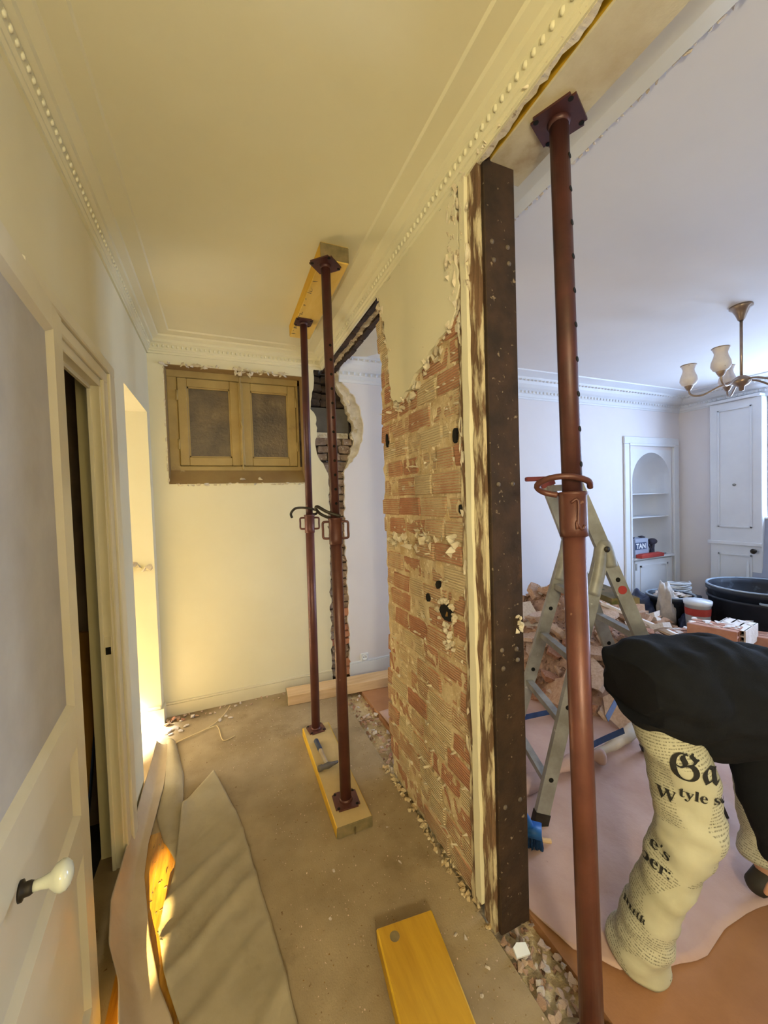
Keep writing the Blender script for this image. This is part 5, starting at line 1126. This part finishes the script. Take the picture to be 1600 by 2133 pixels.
# ---------------------------------------------------------------- person bending over in the foreground
def skin_mesh(nodes, edges, radii, sub=2):
    me = bpy.data.meshes.new('t'); me.from_pydata([tuple(p) for p in nodes], edges, [])
    o = link(bpy.data.objects.new('t', me)); sk = o.modifiers.new('s', 'SKIN'); sk.use_smooth_shade = True
    for i, r in enumerate(radii): me.skin_vertices[0].data[i].radius = (r, r) if not isinstance(r, tuple) else r
    me.skin_vertices[0].data[0].use_root = True
    ss = o.modifiers.new('u', 'SUBSURF'); ss.levels = sub; ss.render_levels = sub
    bpy.context.view_layer.update(); m2 = bpy.data.meshes.new_from_object(o.evaluated_get(bpy.context.evaluated_depsgraph_get()))
    bm = B(); bm.from_mesh(m2); bpy.data.objects.remove(o); bpy.data.meshes.remove(me); bpy.data.meshes.remove(m2); return bm
PEL, CHE, NEK, HED = V(1.22, .75, .88), V(1.47, .68, .88), V(1.66, .63, .91), V(1.80, .59, .88)
H1, K1, F1 = V(1.21, .73, .84), V(1.235, .69, .47), V(1.175, .81, .08)
H2, K2, F2 = V(1.32, .80, .84), V(1.76, .76, .50), V(1.79, .74, .09)
S1, E1, W1 = V(1.53, .60, .87), V(1.47, .61, .62), V(1.49, .58, .38)
S2, E2, W2 = V(1.62, .74, .87), V(1.80, .68, .66), V(1.90, .60, .44)
nodes = [PEL, PEL.lerp(CHE, .5), CHE, NEK, HED - V(.05, 0, 0), HED + V(.07, -.02, -.05), H1, K1, F1, F1 + V(.05, .03, -.035), F1 + V(.15, .09, -.045), H2, K2, F2, F2 + V(.05, .0, -.035), F2 + V(.15, -.01, -.06), S1, E1, W1, S2, E2, W2]
edges = [(0, 1), (1, 2), (2, 3), (3, 4), (4, 5), (0, 6), (6, 7), (7, 8), (8, 9), (9, 10), (0, 11), (11, 12), (12, 13), (13, 14), (14, 15), (2, 16), (16, 17), (17, 18), (2, 19), (19, 20), (20, 21)]
radii = [.10, .095, .105, .05, .08, .075, .075, .052, .036, .032, .028, .075, .052, .036, .032, .028, .05, .04, .028, .05, .04, .028]
hands = []
for W_, dirv, sd in ((W1, V(.15, .0, -1).normalized(), V(0, 1, 0)), (W2, V(.35, -.2, -1).normalized(), V(0, -1, 0))):
    base = nodes.index(W_); nodes.append(W_ + dirv * .07); edges.append((base, len(nodes) - 1)); radii.append((.030, .018)); pi_ = len(nodes) - 1
    fw_ = dirv.cross(sd).normalized()
    for k, (o_, ln) in enumerate(((-.026, .062), (-.009, .074), (.009, .068), (.026, .054))):
        a = nodes[pi_] + fw_ * o_ + dirv * .02
        for t_, r_ in ((0.0, .0085), (.5, .008), (1.0, .0065)):
            nodes.append(a + dirv * ln * t_ + sd * .018 * t_ * t_); radii.append(r_)
        i0 = len(nodes) - 3; edges += [(pi_, i0), (i0, i0 + 1), (i0 + 1, i0 + 2)]
    a = W_ + dirv * .03 - fw_ * .026; nodes += [a, a - fw_ * .022 + dirv * .03 + sd * .012, a - fw_ * .026 + dirv * .058 + sd * .02]; radii += [.011, .0095, .0075]; i0 = len(nodes) - 3; edges += [(base, i0), (i0, i0 + 1), (i0 + 1, i0 + 2)]
bm = skin_mesh(nodes, edges, radii)
# face: nose, brow, ears, on the head that hangs forward and looks down
fdir = V(.35, -.1, -.93).normalized(); hup = V(.92, -.25, .3).normalized(); hsd = fdir.cross(hup).normalized(); hc_ = HED + V(.01, 0, -.02)
for p, r in ((fdir * .088 + hup * .0, (.013, .013, .022)), (fdir * .078 - hup * .035, (.022, .012, .008)), (fdir * .075 + hup * .022 + hsd * .03, (.013, .010, .010)), (fdir * .075 + hup * .022 - hsd * .03, (.013, .010, .010)), (hsd * .078, (.012, .022, .03)), (-hsd * .078, (.012, .022, .03))):
    lump = bmesh.ops.create_icosphere(bm, subdivisions=2, radius=1.0)['verts']
    for v in lump: v.co = hc_ + p + V(v.co.x * r[0], v.co.y * r[1], v.co.z * r[2])
pr = obj('person', bm, 'skin', smooth=True, origin=(1.3, .75, 0)); tag(pr, 'person in a black sweater and newsprint trousers bending over in the foreground', 'person')
def loft(path, radii, n=28, fold=0.006, seed=0, k=8, side=V(.92, -.39, 0)):
    """cloth tube with uv in metres; path/radii smoothed"""
    P_ = smooth_path(path, k); R_ = smooth_path([V(*r, 0) for r in radii], k); bm = B(); uvl = bm.loops.layers.uv.new('UVMap'); rings = []; d_ = 0; ds = []
    for i, p in enumerate(P_):
        ax = (P_[min(i + 1, len(P_) - 1)] - P_[max(i - 1, 0)]).normalized(); u = (side - ax * side.dot(ax)).normalized(); w = ax.cross(u)
        if i: d_ += (p - P_[i - 1]).length
        ds.append(d_); ring = []
        for j in range(n):
            a = 2 * PI * j / n; q_ = p + u * math.cos(a) * R_[i].x + w * math.sin(a) * R_[i].y
            f = fold * (noise.noise(V(q_.x * 7 + seed, q_.y * 7, q_.z * 13)) + .7 * noise.noise(V(q_.x * 15 + q_.z * 12, q_.y * 15 + seed, q_.z * 26)) - 1.3 * max(0, .22 - abs(noise.noise(V(q_.x * 4 + seed, q_.y * 5, q_.z * 9 + q_.x * 5)))))
            ring.append(bm.verts.new(q_ + (q_ - p).normalized() * f))
        rings.append(ring)
    for i in range(len(rings) - 1):
        for j in range(n):
            f = bm.faces.new((rings[i][j], rings[i][(j + 1) % n], rings[i + 1][(j + 1) % n], rings[i + 1][j]))
            for lp, (jj, ii) in zip(f.loops, ((j, i), (j + 1, i), (j + 1, i + 1), (j, i + 1))): lp[uvl].uv = (jj / n * .55, -ds[ii])
    bm.faces.new(rings[0]); bm.faces.new(rings[-1]); bmesh.ops.recalc_face_normals(bm, faces=bm.faces); return bm
def merge(dst, src):
    me = bpy.data.meshes.new('t'); src.to_mesh(me); src.free(); dst.from_mesh(me); bpy.data.meshes.remove(me)
tr = loft([V(1.20, .76, .92), V(1.215, .73, .80), V(1.24, .70, .62), V(1.245, .69, .50), V(1.21, .73, .34), V(1.185, .77, .17), V(1.17, .805, .016)],
          [(.085, .09), (.088, .092), (.086, .092), (.086, .088), (.074, .08), (.074, .08), (.084, .088)], seed=1, fold=.012, n=44, k=12)
merge(tr, loft([V(1.30, .80, .89), V(1.45, .80, .76), V(1.68, .78, .60), V(1.77, .76, .50), V(1.79, .75, .34), V(1.795, .74, .15)], [(.105, .11), (.10, .10), (.085, .09), (.08, .085), (.072, .078), (.078, .08)], seed=4, fold=.013, n=36))
leg_tree = BVHTree.FromBMesh(tr)
trs = obj('trousers', tr, 'newsprint', pr, True)
sw = loft([V(1.085, .76, .93), V(1.12, .755, .935), V(1.19, .745, .92), V(1.28, .735, .885), V(1.40, .715, .85), V(1.52, .69, .845), V(1.63, .665, .87), V(1.68, .645, .90)],
          [(.10, .075), (.135, .115), (.16, .14), (.165, .165), (.175, .185), (.18, .165), (.135, .12), (.07, .065)], n=56, fold=.020, seed=2, k=10, side=V(0.0, 1, 0))
merge(sw, loft([V(1.50, .63, .88), V(1.50, .61, .80), V(1.475, .61, .70), V(1.47, .61, .60), V(1.48, .60, .50), V(1.49, .58, .40)], [(.11, .11), (.10, .10), (.085, .085), (.075, .075), (.058, .058), (.045, .045)], seed=3, fold=.008))
merge(sw, loft([V(1.58, .74, .88), V(1.68, .72, .80), V(1.79, .685, .67), V(1.85, .65, .56), V(1.90, .60, .46)], [(.09, .09), (.08, .08), (.068, .07), (.058, .058), (.045, .045)], seed=6, fold=.008))
obj('sweater', sw, 'black_knit', pr, True)
for F_, d_ in ((F1, V(.86, .5, 0)), (F2, V(1, -.06, 0))):
    b = B(); c = Vector((F_.x, F_.y, F_.z - .07)); tube(b, [c - d_ * .075 + V(0, 0, .035), c - d_ * .06 + V(0, 0, .038), c + V(0, 0, .045), c + d_ * .07 + V(0, 0, .036), c + d_ * .14 + V(0, 0, .030), c + d_ * .165 + V(0, 0, .026)], [.02, .035, .042, .036, .03, .016], 14); obj('shoe', b, 'shoe', pr, True)
b = B(); bmesh.ops.create_icosphere(b, subdivisions=3, radius=1.0)
for v in b.verts:
    d_ = 1 + .06 * noise.noise(v.co * 6); v.co = HED + hup * .015 - fdir * .02 + V(v.co.x * .098, v.co.y * .09, v.co.z * .088) * d_
bmesh.ops.delete(b, geom=[v for v in b.verts if (v.co - HED).dot(fdir) > .03], context='VERTS'); obj('hair', b, 'hair', pr, True)
# printed words on the trousers, pressed onto the cloth of the near leg
def print_on(txt, size, c, toward, up, bold=0.0):
    """flat lettering projected along -toward onto the leg surface at world point c"""
    bm = text_bm(txt, size, 0.0); n_ = Vector(toward).normalized(); u_ = Vector(up); u_ = (u_ - n_ * u_.dot(n_)).normalized(); r_ = u_.cross(n_)
    bmesh.ops.triangulate(bm, faces=bm.faces)
    for _ in range(4):
        long_ = [e for e in bm.edges if e.calc_length() > .008]
        if long_: bmesh.ops.subdivide_edges(bm, edges=long_, cuts=1); bmesh.ops.triangulate(bm, faces=bm.faces)
    drop = []
    for v in bm.verts:
        p = Vector(c) + r_ * v.co.x + u_ * v.co.y + n_ * .3; h = leg_tree.ray_cast(p, -n_)
        if h[0] is None or h[3] > 0.40: drop.append(v)
        else: v.co = h[0] + h[1] * .0035 if h[1].dot(n_) > 0 else h[0] - h[1] * .0035
    bmesh.ops.delete(bm, geom=drop, context='VERTS')
    return obj('printed_word', bm, 'ink', trs)
vd = V(-.78, -.55, .28)
print_on('𝕲𝖆', .092, (1.168, .705, .688), vd, (.05, 0, 1), 0)
print_on('𝐭𝐲𝐥𝐞 𝐬𝐞𝐜', .042, (1.190, .690, .628), vd, (.05, 0, 1))
print_on('𝐖', .048, (1.140, .715, .608), vd, (.05, 0, 1))
print_on("𝐞'𝐬", .045, (1.145, .74, .43), vd, (.25, -.1, 1))
print_on('𝐩𝐞𝐫:', .045, (1.12, .755, .39), vd, (.25, -.1, 1))
print_on('𝕵𝖒𝖙𝖑𝖐', .030, (1.075, .80, .22), vd, (.25, -.1, 1))
